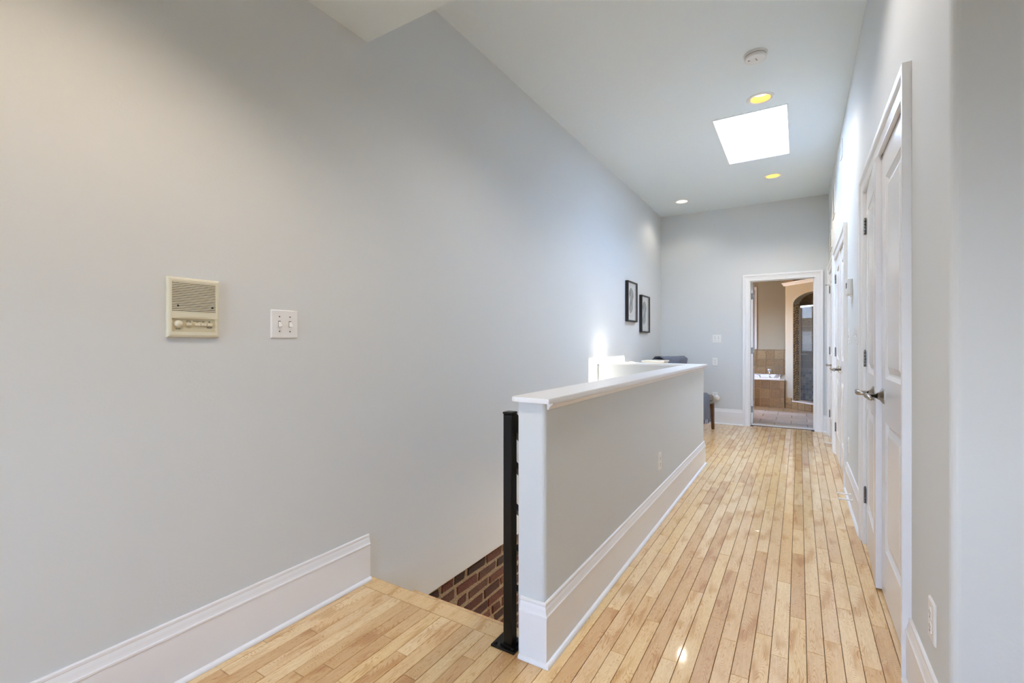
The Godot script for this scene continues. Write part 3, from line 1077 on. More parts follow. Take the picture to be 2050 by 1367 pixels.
	g.lathe([Vector2(0.02, 0.0), Vector2(0.04, -0.03), Vector2(0.07, -0.07), Vector2(0.09, -0.085), Vector2(0.085, -0.085), Vector2(0.065, -0.068), Vector2(0.034, -0.028), Vector2(0.015, 0.0)], Vector3(0.06, 0.02, 0), UP, 20, true)
	var gs := mat("lamp_glass", Color(1.0, 0.90, 0.72), 0.4)
	gs.emission_enabled = true
	gs.emission = Color(1.0, 0.82, 0.55)
	gs.emission_energy_multiplier = 2.5
	part("lamp_shade", g, gs, s)
	g = Geo.new()
	g.sm = 1
	g.lathe([Vector2(0.0, 0.03), Vector2(0.018, 0.025), Vector2(0.026, 0.0), Vector2(0.018, -0.022), Vector2(0.0, -0.028)], Vector3(0.06, -0.04, 0), UP, 12)
	var bs := mat("lamp_bulb", Color(1, 0.95, 0.85), 0.3)
	bs.emission_enabled = true
	bs.emission = Color(1.0, 0.88, 0.66)
	bs.emission_energy_multiplier = 8.0
	part("bulb", g, bs, s)
	var l := OmniLight3D.new()
	l.name = "sconce_light"
	l.light_color = Color(1.0, 0.80, 0.56)
	l.light_energy = 1.2
	l.light_size = 0.06
	l.omni_range = 8.0
	l.omni_attenuation = 2.0
	l.shadow_enabled = true
	s.add_child(l)
	l.position = Vector3(0.06, -0.12, 0)

func tub(zbk: float) -> void:
	var x1 := -0.225
	var zf := -9.72
	var s := struct("wall_tub", "tiled tub surround")
	var g := Geo.new()
	g.box(Vector3(-1.80, -0.009, zf - 0.10), Vector3(x1, 0.485, zf))
	g.box(Vector3(-0.31, -0.009, zbk - 0.02), Vector3(x1, 0.485, zf - 0.10))
	part("grout", g, M.tile_grout, s)
	tile_grid(s, Vector3(-1.0, 0.0, zf), Vector3.RIGHT, UP, Vector3.BACK, x1 + 1.0, 0.485, 0.162, 0.162, "wall_tile", 4, 0.10, false, 0.012, 0.007, true)
	g = Geo.new()
	g.cbox(Vector3(-1.80, 0.4855, zf - 0.10), Vector3(x1 + 0.004, 0.503, zf + 0.012), 0.004)
	g.cbox(Vector3(-0.38, 0.4855, zbk - 0.018), Vector3(x1 + 0.004, 0.503, zf - 0.10), 0.0)
	g.box(Vector3(-1.80, 0.4855, zbk - 0.018), Vector3(-0.38, 0.503, zbk + 0.2))
	part("deck", g, M.marble, s)
	var t := thing("bathtub", "white drop-in bathtub rim with chrome taps in the tiled surround", "bathtub", Vector3(-0.80, 0.503, -10.45))
	g = Geo.new()
	# rim as a rounded frame, basin inside
	var steps := [[0.50, 0.66, 0.0], [0.50, 0.66, 0.012], [0.49, 0.65, 0.020], [0.40, 0.53, 0.020], [0.385, 0.515, 0.008], [0.36, 0.49, -0.10]]
	for i in steps.size() - 1:
		var A: Array = steps[i]
		var B: Array = steps[i + 1]
		for k in 4:
			var ca := [Vector3(-A[0], A[2], -A[1]), Vector3(A[0], A[2], -A[1]), Vector3(A[0], A[2], A[1]), Vector3(-A[0], A[2], A[1])]
			var cb := [Vector3(-B[0], B[2], -B[1]), Vector3(B[0], B[2], -B[1]), Vector3(B[0], B[2], B[1]), Vector3(-B[0], B[2], B[1])]
			var od: Vector3 = (ca[k] + ca[(k + 1) % 4]) * Vector3(1, 0, 1)
			g.face([ca[k], ca[(k + 1) % 4], cb[(k + 1) % 4], cb[k]], (od.normalized() if i < 2 else -od.normalized()) + UP * 1.2)
	g.face([Vector3(-0.36, -0.10, -0.49), Vector3(0.36, -0.10, -0.49), Vector3(0.36, -0.10, 0.49), Vector3(-0.36, -0.10, 0.49)], UP)
	part("basin", g, M.tub_white, t)
	# spout and two taps on the near rim
	var fz := 0.595
	var fx := 0.335
	var f := Node3D.new()
	f.name = "faucet"
	t.add_child(f)
	f.position = Vector3(fx, 0.020, fz)
	g = Geo.new()
	g.sm = 1
	g.lathe([Vector2(0.030, 0), Vector2(0.030, 0.006), Vector2(0.018, 0.014), Vector2(0.014, 0.02), Vector2(0, 0.02)], Vector3.ZERO, UP, 16)
	g.tube([Vector3(0, 0.01, 0), Vector3(0, 0.09, 0), Vector3(0, 0.135, -0.015), Vector3(0, 0.150, -0.05), Vector3(0, 0.135, -0.10), Vector3(0, 0.115, -0.115)], [0.015, 0.014, 0.014, 0.014, 0.013, 0.013], 12)
	g.tube([Vector3(-0.030, 0.14, 0.0), Vector3(0.030, 0.14, 0.0)], [0.022, 0.022], 12)
	part("spout", g, M.chrome, f)
	for k in [-1, 1]:
		g = Geo.new()
		g.sm = 1
		g.lathe([Vector2(0.026, 0), Vector2(0.026, 0.006), Vector2(0.014, 0.014), Vector2(0.012, 0.045), Vector2(0.015, 0.05), Vector2(0, 0.052)], Vector3(k * 0.165, 0, 0), UP, 14)
		g.tube([Vector3(k * 0.165, 0.042, 0), Vector3(k * 0.165 - 0.03, 0.05, 0.01), Vector3(k * 0.165 - 0.062, 0.056, 0.016)], [0.007, 0.006, 0.004], 8)
		part("tap", g, M.chrome, f)

func shower() -> void:
	# diagonal wall: u runs right and nearer, n faces the doorway
	var o := Vector3(-0.207, 0, -9.746)
	var u := Vector3(0.413, 0, 0.462).normalized()
	var n := Vector3(-u.z, 0, u.x)
	if n.z < 0:
		n = -n
	var s0 := 0.172
	var s1 := 1.122
	var top := 2.235
	var cx := (s0 + s1) / 2
	var pts := PackedVector2Array([Vector2(0, 0), Vector2(0, top), Vector2(1.75, top), Vector2(1.75, 0), Vector2(s1, 0)])
	for i in 21:
		var a := PI * i / 20.0
		pts.append(Vector2(cx + (s1 - s0) / 2 * cos(a), 1.84 + 0.19 * sin(a)))
	pts.append(Vector2(s0, 0))
	var w := struct("wall_shower", "beige diagonal wall with an arched opening to the shower")
	var g := Geo.new()
	g.prism(pts, o, u, UP, -n, 0.13)
	part("plaster", g, M.bath_paint, w)
	# crown
	var cp := PackedVector2Array([Vector2(0, -0.05), Vector2(0.008, -0.05), Vector2(0.014, -0.042), Vector2(0.03, -0.02), Vector2(0.05, -0.006), Vector2(0.052, 0.006), Vector2(0, 0.006)])
	g = Geo.new()
	g.prism(cp, o - u * 0.045 + UP * top, n, UP, u, 1.79)
	g.prism(PackedVector2Array([Vector2(-0.045, -0.045), Vector2(-0.045, 0.006), Vector2(0.0, 0.006), Vector2(0, -0.045)]), o + UP * top, u, UP, -n, 0.14)
	part("crown_moulding", g, M.trim_paint, w)
	# corner bead
	g = Geo.new()
	g.cbox(Vector3(-0.003, 0.19, -0.003), Vector3(0.004, top - 0.05, 0.004), 0.001)
	var cb := part("corner_bead", g, M.trim_paint, w)
	cb.position = o
	# base tiles left of the opening, curb tiles under it
	var tl := 0.0
	for seg in [[0.0, s0 - 0.03, 0.145, 0.048], [s0 - 0.03, s0 + 0.165, 0.0, 0.0]]:
		pass
	tile_grid(w, o + n * 0.001, u, UP, n, 0.145, 0.19, 0.145, 0.095, "wall_tile", 4, 0.0, false, 0.005, 0.012)
	tile_grid(w, o + u * 0.147 + n * 0.001, u, UP, n, 1.3, 0.132, 0.148, 0.132, "wall_tile", 4, 0.0, false, 0.006, 0.012)
	g = Geo.new()
	g.prism(PackedVector2Array([Vector2(s0 - 0.02, 0.0), Vector2(s0 - 0.02, 0.133), Vector2(s1 + 0.02, 0.133), Vector2(s1 + 0.02, 0.0)]), o - n * 0.002, u, UP, -n, 0.128)
	part("curb", g, M.tile_grout, w)
	g = Geo.new()
	g.prism(PackedVector2Array([Vector2(s0 - 0.01, 0.1335), Vector2(s0 - 0.01, 0.148), Vector2(s1 + 0.01, 0.148), Vector2(s1 + 0.01, 0.1335)]), o + n * 0.018, u, UP, -n, 0.15)
	part("sill", g, M.marble, w)
	# mosaic strip on the left reveal: small tiles, two columns
	g = Geo.new()
	var gg := Geo.new()
	for col in 4:
		for r in 85:
			var b: Geo = g if (r * 7 + col * 5 + r / 3) % 3 else gg
			var d0 := 0.008 + col * 0.029
			var p := o + u * (s0 + 0.001) - n * d0 + UP * (0.15 + r * 0.02)
			var q := [p, p - n * 0.026, p - n * 0.026 + UP * 0.0175, p + UP * 0.0175]
			b.face([q[0] + u * 0.005, q[1] + u * 0.005, q[2] + u * 0.005, q[3] + u * 0.005], u)
			for k in 4:
				b.face([q[k] + u * 0.005, q[(k + 1) % 4] + u * 0.005, q[(k + 1) % 4], q[k]], (q[k] + q[(k + 1) % 4]) / 2 - (q[0] + q[2]) / 2)
	part("mosaic", g, M.mosaic_1, w).set_meta("kind", "stuff")
	part("mosaic", gg, M.mosaic_4, w).set_meta("kind", "stuff")
	# shower interior walls, tiled
	var zi := -10.85
	var sb := struct("wall_shower_back", "tiled back wall of the shower")
	g = Geo.new()
	g.box(Vector3(-0.18, -0.009, zi - 0.1), Vector3(1.2, 2.75, zi))
	g.box(Vector3(-0.22, -0.009, zi - 0.1), Vector3(-0.10, 2.6, -9.95))
	part("grout", g, M.tile_grout, sb)
	tile_grid(sb, Vector3(-0.1, 0.66, zi), Vector3.RIGHT, UP, Vector3.BACK, 1.3, 1.94, 0.166, 0.166, "wall_tile", 4, 0.03, false, 0.005, 0.007)
	# mosaic of small stone squares in the lower part
	var mg := []
	for i in 4:
		mg.append(Geo.new())
	for r in 12:
		for c in 25:
			var b: Geo = mg[rng.randi_range(0, 3)]
			b.cbox(Vector3(-0.1 + c * 0.052, 0.02 + r * 0.053, zi), Vector3(-0.1 + c * 0.052 + 0.049, 0.02 + r * 0.053 + 0.050, zi + 0.007), 0.001)
	for i in 4:
		part("mosaic", mg[i], M["mosaic_%d" % i], sb).set_meta("kind", "stuff")
	g = Geo.new()
	g.prism(PackedVector2Array([Vector2(0, 0), Vector2(0.24, 0), Vector2(0, 0.24)]), Vector3(-0.10, 0.93, zi), Vector3.RIGHT, Vector3.BACK, UP, 0.03)
	part("soap_shelf", g, M.marble, sb)
	# glass door in its chrome frame
	var d := thing("shower_door", "clear glass shower door in a polished metal frame under the arch", "shower door")
	var back := -n * 0.075
	g = Geo.new()
	for s in [[s0 + 0.010, s0 + 0.050], [s1 - 0.045, s1 - 0.008]]:
		g.prism(PackedVector2Array([Vector2(s[0], 0.150), Vector2(s[1], 0.150), Vector2(s[1], 1.815), Vector2(s[0], 1.815)]), o + back, u, UP, -n, 0.035)
	g.prism(PackedVector2Array([Vector2(s0 + 0.050, 1.785), Vector2(s1 - 0.045, 1.785), Vector2(s1 - 0.045, 1.812), Vector2(s0 + 0.050, 1.812)]), o + back, u, UP, -n, 0.035)
	g.prism(PackedVector2Array([Vector2(s0 + 0.050, 0.150), Vector2(s1 - 0.045, 0.150), Vector2(s1 - 0.045, 0.170), Vector2(s0 + 0.050, 0.170)]), o + back, u, UP, -n, 0.035)
	part("frame", g, M.chrome, d)
	g = Geo.new()
	g.prism(PackedVector2Array([Vector2(s0 + 0.050, 0.172), Vector2(s1 - 0.045, 0.172), Vector2(s1 - 0.045, 1.783), Vector2(s0 + 0.050, 1.783)]), o + back - n * 0.014, u, UP, -n, 0.006)
	part("glass_pane", g, M.shower_glass, d)

# ---------------------------------------------------------------- ceiling fittings
func can_light(at: Vector3, label: String, c: Color, glow: float, energy: float, refl: Color) -> void:
	var t := thing("can_light", label, "downlight", at, "recessed downlights in the ceilings")
	var g := Geo.new()
	g.sm = 1
	g.lathe([Vector2(0.072, 0.0), Vector2(0.074, -0.005), Vector2(0.090, -0.006), Vector2(0.098, -0.003), Vector2(0.099, 0.0)], Vector3(0, -0.0005, 0), UP, 40)
	part("trim_ring", g, M.white_plastic, t)
	g = Geo.new()
	g.sm = 1
	g.lathe([Vector2(0.072, 0.0), Vector2(0.069, 0.016), Vector2(0.064, 0.036), Vector2(0.060, 0.046)], Vector3(0, -0.001, 0), UP, 40)
	var rm := mat("reflector", refl, 0.25, 0.0)
	part("reflector", g, rm, t)
	g = Geo.new()
	g.sm = 1
	g.lathe([Vector2(0.0, 0.034), Vector2(0.034, 0.036), Vector2(0.056, 0.041), Vector2(0.0595, 0.045), Vector2(0.0595, 0.055), Vector2(0.0, 0.056)], Vector3.ZERO, UP, 32)
	var em := mat("lamp_face", Color(1, 1, 1), 0.4)
	em.emission_enabled = true
	em.emission = c
	em.emission_energy_multiplier = glow
	part("lamp", g, em, t)
	var l := SpotLight3D.new()
	l.name = "can_light_beam"
	l.light_color = c
	l.light_energy = energy
	l.light_size = 0.045
	l.spot_angle = 68.0
	l.spot_angle_attenuation = 0.6
	l.spot_range = 12.0
	l.spot_attenuation = 2.0
	l.shadow_enabled = true
	t.add_child(l)
	l.position = Vector3(0, -0.004, 0)
	l.rotation_degrees = Vector3(-90, 0, 0)

func ceiling_things() -> void:
	var gold := Color(0.97, 0.85, 0.55)
	can_light(Vector3(-0.26, HC, -4.17), "recessed ceiling light with a golden reflector between smoke alarm and skylight", Color(1.0, 0.93, 0.80), 3.2, 0.8, gold)
	can_light(Vector3(-0.26, HC, -6.17), "recessed ceiling light glowing yellow just beyond the skylight", Color(1.0, 0.93, 0.80), 3.2, 0.8, gold)
	can_light(Vector3(-1.36, HC, -6.63), "recessed ceiling light glowing white near the left wall, above the chair", Color(1.0, 0.96, 0.90), 4.0, 0.22, Color(0.95, 0.94, 0.92))
	can_light(Vector3(-0.40, HC, -2.20), "recessed ceiling light at the mouth of the hall, nearest of the hall lights", Color(1.0, 0.97, 0.95), 3.2, 0.85, gold)
	var i := 0
	for c in room_cans():
		can_light(c, ["recessed light in the low ceiling close to the left wall, warming it", "recessed light in the low ceiling behind the camera"][i], [Color(1.0, 0.91, 0.80), Color(1.0, 0.99, 0.975)][i], 3.0, [0.80, 1.3][i], gold)
		i += 1
	var s := thing("smoke_alarm", "round white smoke alarm on the hall ceiling", "smoke alarm", Vector3(-0.25, HC, -3.52))
	var g := Geo.new()
	g.sm = 1
	g.lathe([Vector2(0.0, -0.004), Vector2(0.064, -0.004), Vector2(0.073, -0.008), Vector2(0.074, -0.001)], Vector3.ZERO, UP, 40)
	part("base", g, M.white_plastic, s)
	g = Geo.new()
	g.sm = 1
	g.lathe([Vector2(0.0, -0.036), Vector2(0.058, -0.036), Vector2(0.064, -0.033), Vector2(0.066, -0.020), Vector2(0.066, -0.016)], Vector3.ZERO, UP, 40)
	g.lathe([Vector2(0.061, -0.016), Vector2(0.066, -0.016)], Vector3.ZERO, UP, 40)
	g.lathe([Vector2(0.066, -0.013), Vector2(0.068, -0.006), Vector2(0.068, -0.004)], Vector3.ZERO, UP, 40)
	g.lathe([Vector2(0.060, -0.016), Vector2(0.060, -0.013)], Vector3.ZERO, UP, 40)
	part("cover", g, M.white_plastic, s)
	for p in [Vector3(0.008, -0.0365, -0.006), Vector3(0.004, -0.0365, 0.010)]:
		g = Geo.new()
		g.sm = 1
		g.lathe([Vector2(0, -0.0006), Vector2(0.004, -0.0004), Vector2(0.004, 0.001)], p, UP, 10)
		part("sensor_hole", g, M.slot_dark, s)
	g = Geo.new()
	g.cbox(Vector3(-0.044, -0.0372, 0.006), Vector3(-0.032, -0.035, 0.012), 0.0004)
	part("test_button", g, M.slot_dark, s)

# ---------------------------------------------------------------- plates and fittings on the walls
# local axes: x across, y up, z out of the wall
func place(o: Node3D, at: Vector3, out: Vector3) -> Node3D:
	var x := UP.cross(out)
	o.transform = Transform3D(Basis(x, UP, out), at)
	return o

func plate_geo(w: float, h: float) -> Geo:
	var g := Geo.new()
	var k := 0.004
	var A := ring(-w / 2, w / 2, -h / 2, h / 2, 0.0, 0.0)
	var B := ring(-w / 2, w / 2, -h / 2, h / 2, 0.0, 0.0025)
	var C := ring(-w / 2, w / 2, -h / 2, h / 2, k, 0.0058)
	for i in 4:
		var j := (i + 1) % 4
		var o: Vector3 = (A[i] + A[j]) / 2
		g.face([A[i], A[j], B[j], B[i]], o)
		g.face([B[i], B[j], C[j], C[i]], o.normalized() + Vector3.BACK)
	g.face(C, Vector3.BACK)
	return g

func screws(g: Geo, list: Array) -> void:
	g.sm = 1
	for p in list:
		g.lathe([Vector2(0.0, 0.0075), Vector2(0.0022, 0.0073), Vector2(0.0032, 0.0058)], Vector3(p.x, p.y, 0), Vector3(0, 0, -1), 10)
	g.sm = -1

func switch_plate(at: Vector3, out: Vector3, gangs: int, label: String) -> void:
	var t := thing("light_switch", label, "light switch", Vector3.ZERO, "white switch plates")
	place(t, at, out)
	part("plate", plate_geo(0.072 + 0.046 * (gangs - 1), 0.115), M.white_plastic, t)
	for i in gangs:
		var x := (i - (gangs - 1) / 2.0) * 0.046
		var g := Geo.new()
		g.cbox(Vector3(x - 0.0052, -0.0125, 0.004), Vector3(x + 0.0052, 0.0125, 0.0062), 0.0002)
		part("slot", g, M.slot_dark, t)
		g = Geo.new()
		g.prism(PackedVector2Array([Vector2(0.004, 0.0105), Vector2(0.0075, 0.0095), Vector2(0.0215, -0.0095), Vector2(0.0185, -0.0125), Vector2(0.004, -0.0115)]), Vector3(x - 0.0042, 0, 0), Vector3.BACK, UP, Vector3.RIGHT, 0.0084)
		part("toggle", g, M.white_plastic, t)
		for y in [0.030, -0.030]:
			var sc := Geo.new()
			sc.sm = 1
			sc.lathe([Vector2(0.0034, 0.0055), Vector2(0.0026, 0.0068), Vector2(0.0, 0.0070)], Vector3(x, y, 0), Vector3.BACK, 10)
			part("screw", sc, M.screw_grey, t)

func outlet(at: Vector3, out: Vector3, label: String) -> void:
	var t := thing("wall_outlet", label, "outlet", Vector3.ZERO, "white outlets")
	place(t, at, out)
	part("plate", plate_geo(0.072, 0.115), M.white_plastic, t)
	for s in [-1, 1]:
		var g := Geo.new()
		var p := PackedVector2Array()
		p.append_array(arc(Vector2.ZERO, 0.0172, 45, 135, 6))
		p.append_array(arc(Vector2.ZERO, 0.0172, 225, 315, 6))
		g.prism(p, Vector3(0, s * 0.0195, 0.004), Vector3.RIGHT, UP, Vector3.BACK, 0.0042)
		part("socket", g, M.white_plastic, t)
		for e in [[-0.0075, 0.0045], [0.0055, 0.0035]]:
			g = Geo.new()
			g.box(Vector3(e[0], s * 0.0195 - 0.001, 0.0078), Vector3(e[0] + 0.002, s * 0.0195 + e[1] + 0.003, 0.0084))
			part("slot", g, M.slot_dark, t)
		g = Geo.new()
		g.box(Vector3(-0.0025, s * 0.0195 - 0.0115, 0.0078), Vector3(0.0025, s * 0.0195 - 0.0065, 0.0084))
		part("slot", g, M.slot_dark, t)

func lettering(t: Node, text: String, at: Vector3, h: float) -> void:
	var tm := TextMesh.new()
	var f := SystemFont.new()
	f.font_names = PackedStringArray(["Droid Sans"])
	f.font_weight = 700
	tm.font = f
	tm.text = text
	tm.font_size = 32
	tm.pixel_size = h / 24.0
	tm.depth = 0.0003
	tm.horizontal_alignment = HORIZONTAL_ALIGNMENT_CENTER
	mesh_part("lettering", tm, M.print_ink, t).position = at

func intercom() -> void:
	var t := thing("intercom", "cream plastic wall intercom with a ribbed speaker grille", "intercom")
	place(t, Vector3(XL, 1.274, -0.806), Vector3.RIGHT)
	var w := 0.164
	var h := 0.204
	# body as a frame round the grille and the control recess
	var g := Geo.new()
	var levels := [[0.0, 0.0], [0.0, 0.008], [0.003, 0.0135], [0.008, 0.0155]]
	for i in levels.size() - 1:
		var A := ring(-w / 2, w / 2, -h / 2, h / 2, levels[i][0], levels[i][1])
		var B := ring(-w / 2, w / 2, -h / 2, h / 2, levels[i + 1][0], levels[i + 1][1])
		for k in 4:
			var o: Vector3 = (A[k] + A[(k + 1) % 4]) / 2 * Vector3(1, 1, 0)
			g.face([A[k], A[(k + 1) % 4], B[(k + 1) % 4], B[k]], o.normalized() + Vector3.BACK * 0.3)
	var zf := 0.0155
	var gx0 := -0.069
	var gx1 := 0.068
	for r in [[-w / 2 + 0.008, gx0, -h / 2 + 0.008, h / 2 - 0.008], [gx1, w / 2 - 0.008, -h / 2 + 0.008, h / 2 - 0.008], [gx0, gx1, 0.086, h / 2 - 0.008], [gx0, gx1, -0.038, -0.016], [gx0, gx1, -h / 2 + 0.008, -0.083]]:
		g.face([Vector3(r[0], r[2], zf), Vector3(r[1], r[2], zf), Vector3(r[1], r[3], zf), Vector3(r[0], r[3], zf)], Vector3.BACK)
	for r in [[0.086, -0.016, 0.0105], [-0.038, -0.083, 0.0115]]:
		var A := ring(gx0, gx1, r[1], r[0], 0.0, zf)
		var B := ring(gx0, gx1, r[1], r[0], 0.0, r[2])
		for k in 4:
			var c: Vector3 = Vector3((gx0 + gx1) / 2, (r[0] + r[1]) / 2, 0.012) - (A[k] + A[(k + 1) % 4]) / 2
			g.face([A[k], A[(k + 1) % 4], B[(k + 1) % 4], B[k]], c)
	part("body", g, M.intercom_cream, t)
	g = Geo.new()
	g.box(Vector3(gx0, -0.016, 0.004), Vector3(gx1, 0.086, 0.0108))
	part("speaker", g, M.intercom_dark, t)
	g = Geo.new()
	for i in 18:
		var y := 0.0835 - i * 0.00575
		g.cbox(Vector3(gx0, y - 0.0018, 0.0105), Vector3(gx1, y + 0.0018, 0.0153), 0.0008)
	part("grille", g, M.intercom_cream, t)
	g = Geo.new()
	g.box(Vector3(gx0, -0.083, 0.004), Vector3(gx1, -0.038, 0.0118))
	part("control_panel", g, M.intercom_recess, t)
	# curved brow over the controls
	g = Geo.new()
	var p := PackedVector2Array()
	for i in 13:
		var x := lerpf(-0.072, 0.074, i / 12.0)
		p.append(Vector2(x, -0.0375 + 0.0065 * (1.0 - pow((x - 0.001) / 0.073, 2.0))))
	p.append(Vector2(0.074, -0.0375))
	p.append(Vector2(-0.072, -0.0375))
	var q := PackedVector2Array()
	for e in p:
		if q.is_empty() or q[-1].distance_to(e) > 0.0004:
			q.append(e)
	g.prism(q, Vector3(0, 0, 0.0152), Vector3.RIGHT, UP, Vector3.BACK, 0.0022)
	part("brow", g, M.intercom_recess, t)
	g = Geo.new()
	g.sm = 1
	g.lathe([Vector2(0.0118, 0), Vector2(0.0112, 0.008), Vector2(0.0095, 0.0105), Vector2(0.0, 0.0112)], Vector3(-0.050, -0.057, 0.0116), Vector3.BACK, 24)
	part("knob", g, M.intercom_cream, t)
	for x in [-0.0185, 0.0085, 0.0285, 0.0485]:
		g = Geo.new()
		g.cbox(Vector3(x - 0.0085, -0.0620, 0.0105), Vector3(x + 0.0085, -0.0530, 0.0180), 0.001)
		part("button", g, M.intercom_cream, t)
	for e in [[-0.051, 0.0015], [0.057, -0.0005]]:
		g = Geo.new()
		g.sm = 1
		g.lathe([Vector2(0.0034, 0.0), Vector2(0.003, 0.0012), Vector2(0.0, 0.0014)], Vector3(e[0], e[1] + 0.004, 0.0152), Vector3.BACK, 12)
		part("screw", g, M.slot_dark, t)
	var zt := 0.01195
	lettering(t, "VOLUME", Vector3(-0.050, -0.0738, zt), 0.0028)
	lettering(t, "PRIVACY", Vector3(-0.0185, -0.0455, zt), 0.0026)
	lettering(t, "OFF    ON", Vector3(-0.0185, -0.0490, zt), 0.0026)
	lettering(t, "INSIDE STATION", Vector3(0.0085, -0.0460, zt), 0.0022)
	lettering(t, "TALK", Vector3(0.0085, -0.0492, zt), 0.0024)
	lettering(t, "DOOR", Vector3(0.0285, -0.0460, zt), 0.0025)
	lettering(t, "TALK", Vector3(0.0285, -0.0492, zt), 0.0025)
	lettering(t, "END", Vector3(0.0485, -0.0460, zt), 0.0025)
	lettering(t, "CALL", Vector3(0.0485, -0.0492, zt), 0.0025)
	lettering(t, "INTERCOM", Vector3(0.0485, -0.0660, zt), 0.0026)
	lettering(t, "CONTROL", Vector3(0.0485, -0.0692, zt), 0.0026)

func print_texture() -> ImageTexture:
	var W := 192
	var H := 256
	var nz := FastNoiseLite.new()
	nz.frequency = 0.03
	nz.seed = 4
	var im := Image.create(W, H, false, Image.FORMAT_RGB8)
	for y in H:
		for x in W:
			var c := 0.88
			var v := (y - 30.0) / 180.0
			if v > 0.0 and v < 1.0:
				var mid := 92.0 + 14.0 * sin(v * 3.0 + 0.5)
				var half := 60.0 * pow(sin(PI * pow(v, 0.8)), 0.6) * (0.75 + 0.25 * sin(v * 9.0))
				var d := (x - mid) / maxf(half, 1.0)
				if absf(d) < 1.0:
					var n := nz.get_noise_2d(x * 0.8 + y * 0.5, y * 0.35)
					c = 0.42 + 0.36 * n + 0.20 * sin(d * 7.0 + v * 8.0 + n * 4.0)
					if absf(d) > 0.9:
						c -= 0.22
					if d < -0.55:
						c -= 0.12
			if y > 222 and y < 226 and x > 36 and x < 150 and (x / 3) % 3 != 0:
				c = 0.6
			c = clampf(c, 0.12, 0.92)
			im.set_pixel(x, y, Color(c, c, c * 0.99))
	return ImageTexture.create_from_image(im)

func framed_prints() -> void:
	var pm := mat("print_paper", Color(1, 1, 1), 0.8)
	pm.albedo_texture = print_texture()
	var proto: Node3D = null
	var i := 0
	for at in [Vector3(XL, 1.672, -5.745), Vector3(XL, 1.549, -6.330)]:
		var label: String = ["upper framed grey abstract print in a black frame, nearer on the left wall", "lower framed grey abstract print in a black frame, nearer the far corner"][i]
		if i == 0:
			var t := thing("picture_frame", label, "picture", Vector3.ZERO, "black framed prints on the left wall")
			var w := 0.385
			var h := 0.495
			var g := Geo.new()
			var b := 0.017
			for s in [[-w / 2, -w / 2 + b, -h / 2, h / 2], [w / 2 - b, w / 2, -h / 2, h / 2], [-w / 2 + b, w / 2 - b, h / 2 - b, h / 2], [-w / 2 + b, w / 2 - b, -h / 2, -h / 2 + b]]:
				g.cbox(Vector3(s[0], s[2], 0.001), Vector3(s[1], s[3], 0.040), 0.0015)
			part("frame", g, M.frame_black, t)
			var q := QuadMesh.new()
			q.size = Vector2(w - 2 * b, h - 2 * b)
			mesh_part("print", q, pm, t).position = Vector3(0, 0, 0.012)
			g = Geo.new()
			g.box(Vector3(-w / 2 + b, -h / 2 + b, 0.032), Vector3(w / 2 - b, h / 2 - b, 0.034))
			part("glass_pane", g, M.clear_glass, t)
			proto = t
			place(t, at, Vector3.RIGHT)
		else:
			var c := proto.duplicate()
			c.name = numbered("picture_frame")
			add_child(c)
			c.set_meta("label", label)
			place(c, at, Vector3.RIGHT)
		i += 1

func vent(at: Vector3, w: float, h: float, label: String) -> void:
	var t := thing("air_vent", label, "vent", Vector3.ZERO, "white wall vents")
	place(t, at, Vector3.LEFT)
	var g := Geo.new()
	var b := 0.022
	for s in [[-w / 2, -w / 2 + b, -h / 2, h / 2], [w / 2 - b, w / 2, -h / 2, h / 2], [-w / 2 + b, w / 2 - b, h / 2 - b, h / 2], [-w / 2 + b, w / 2 - b, -h / 2, -h / 2 + b]]:
		g.cbox(Vector3(s[0], s[2], 0.0005), Vector3(s[1], s[3], 0.008), 0.002)
	part("frame", g, M.white_plastic, t)
	g = Geo.new()
	g.box(Vector3(-w / 2 + b, -h / 2 + b, 0.0005), Vector3(w / 2 - b, h / 2 - b, 0.0012))
	part("backing", g, M.slot_dark, t)
	var y := -h / 2 + b + 0.006
	while y < h / 2 - b:
		g = Geo.new()
		g.prism(PackedVector2Array([Vector2(0.0015, 0.006), Vector2(0.0030, 0.0068), Vector2(0.0075, -0.002), Vector2(0.006, -0.003)]), Vector3(-w / 2 + b, y, 0), Vector3.BACK, UP, Vector3.RIGHT, w - 2 * b)
		part("slat", g, M.white_plastic, t)
		y += 0.014

func door_stop(at: Vector3, label: String) -> void:
	var t := thing("door_stop", label, "door stop", at, "white spring door stops")
	var g := Geo.new()
	g.sm = 1
	g.lathe([Vector2(0.0, 0.0), Vector2(0.011, 0.0), Vector2(0.011, 0.004), Vector2(0.0065, 0.010)], Vector3.ZERO, Vector3.LEFT, 14)
	part("base", g, M.white_plastic, t)
	g = Geo.new()
	g.sm = 1
	var pr := [Vector2(0.005, 0.008)]
	for i in 12:
		pr.append(Vector2(0.0058, 0.010 + i * 0.0045))
		pr.append(Vector2(0.0046, 0.0122 + i * 0.0045))
	g.lathe(pr, Vector3.ZERO, Vector3.LEFT, 12)
	part("spring", g, M.white_plastic, t)
	g = Geo.new()
	g.sm = 1
	g.lathe([Vector2(0.005, 0.064), Vector2(0.0075, 0.066), Vector2(0.0078, 0.078), Vector2(0.006, 0.082), Vector2(0.0, 0.083)], Vector3.ZERO, Vector3.LEFT, 12)
	part("tip", g, M.white_plastic, t)

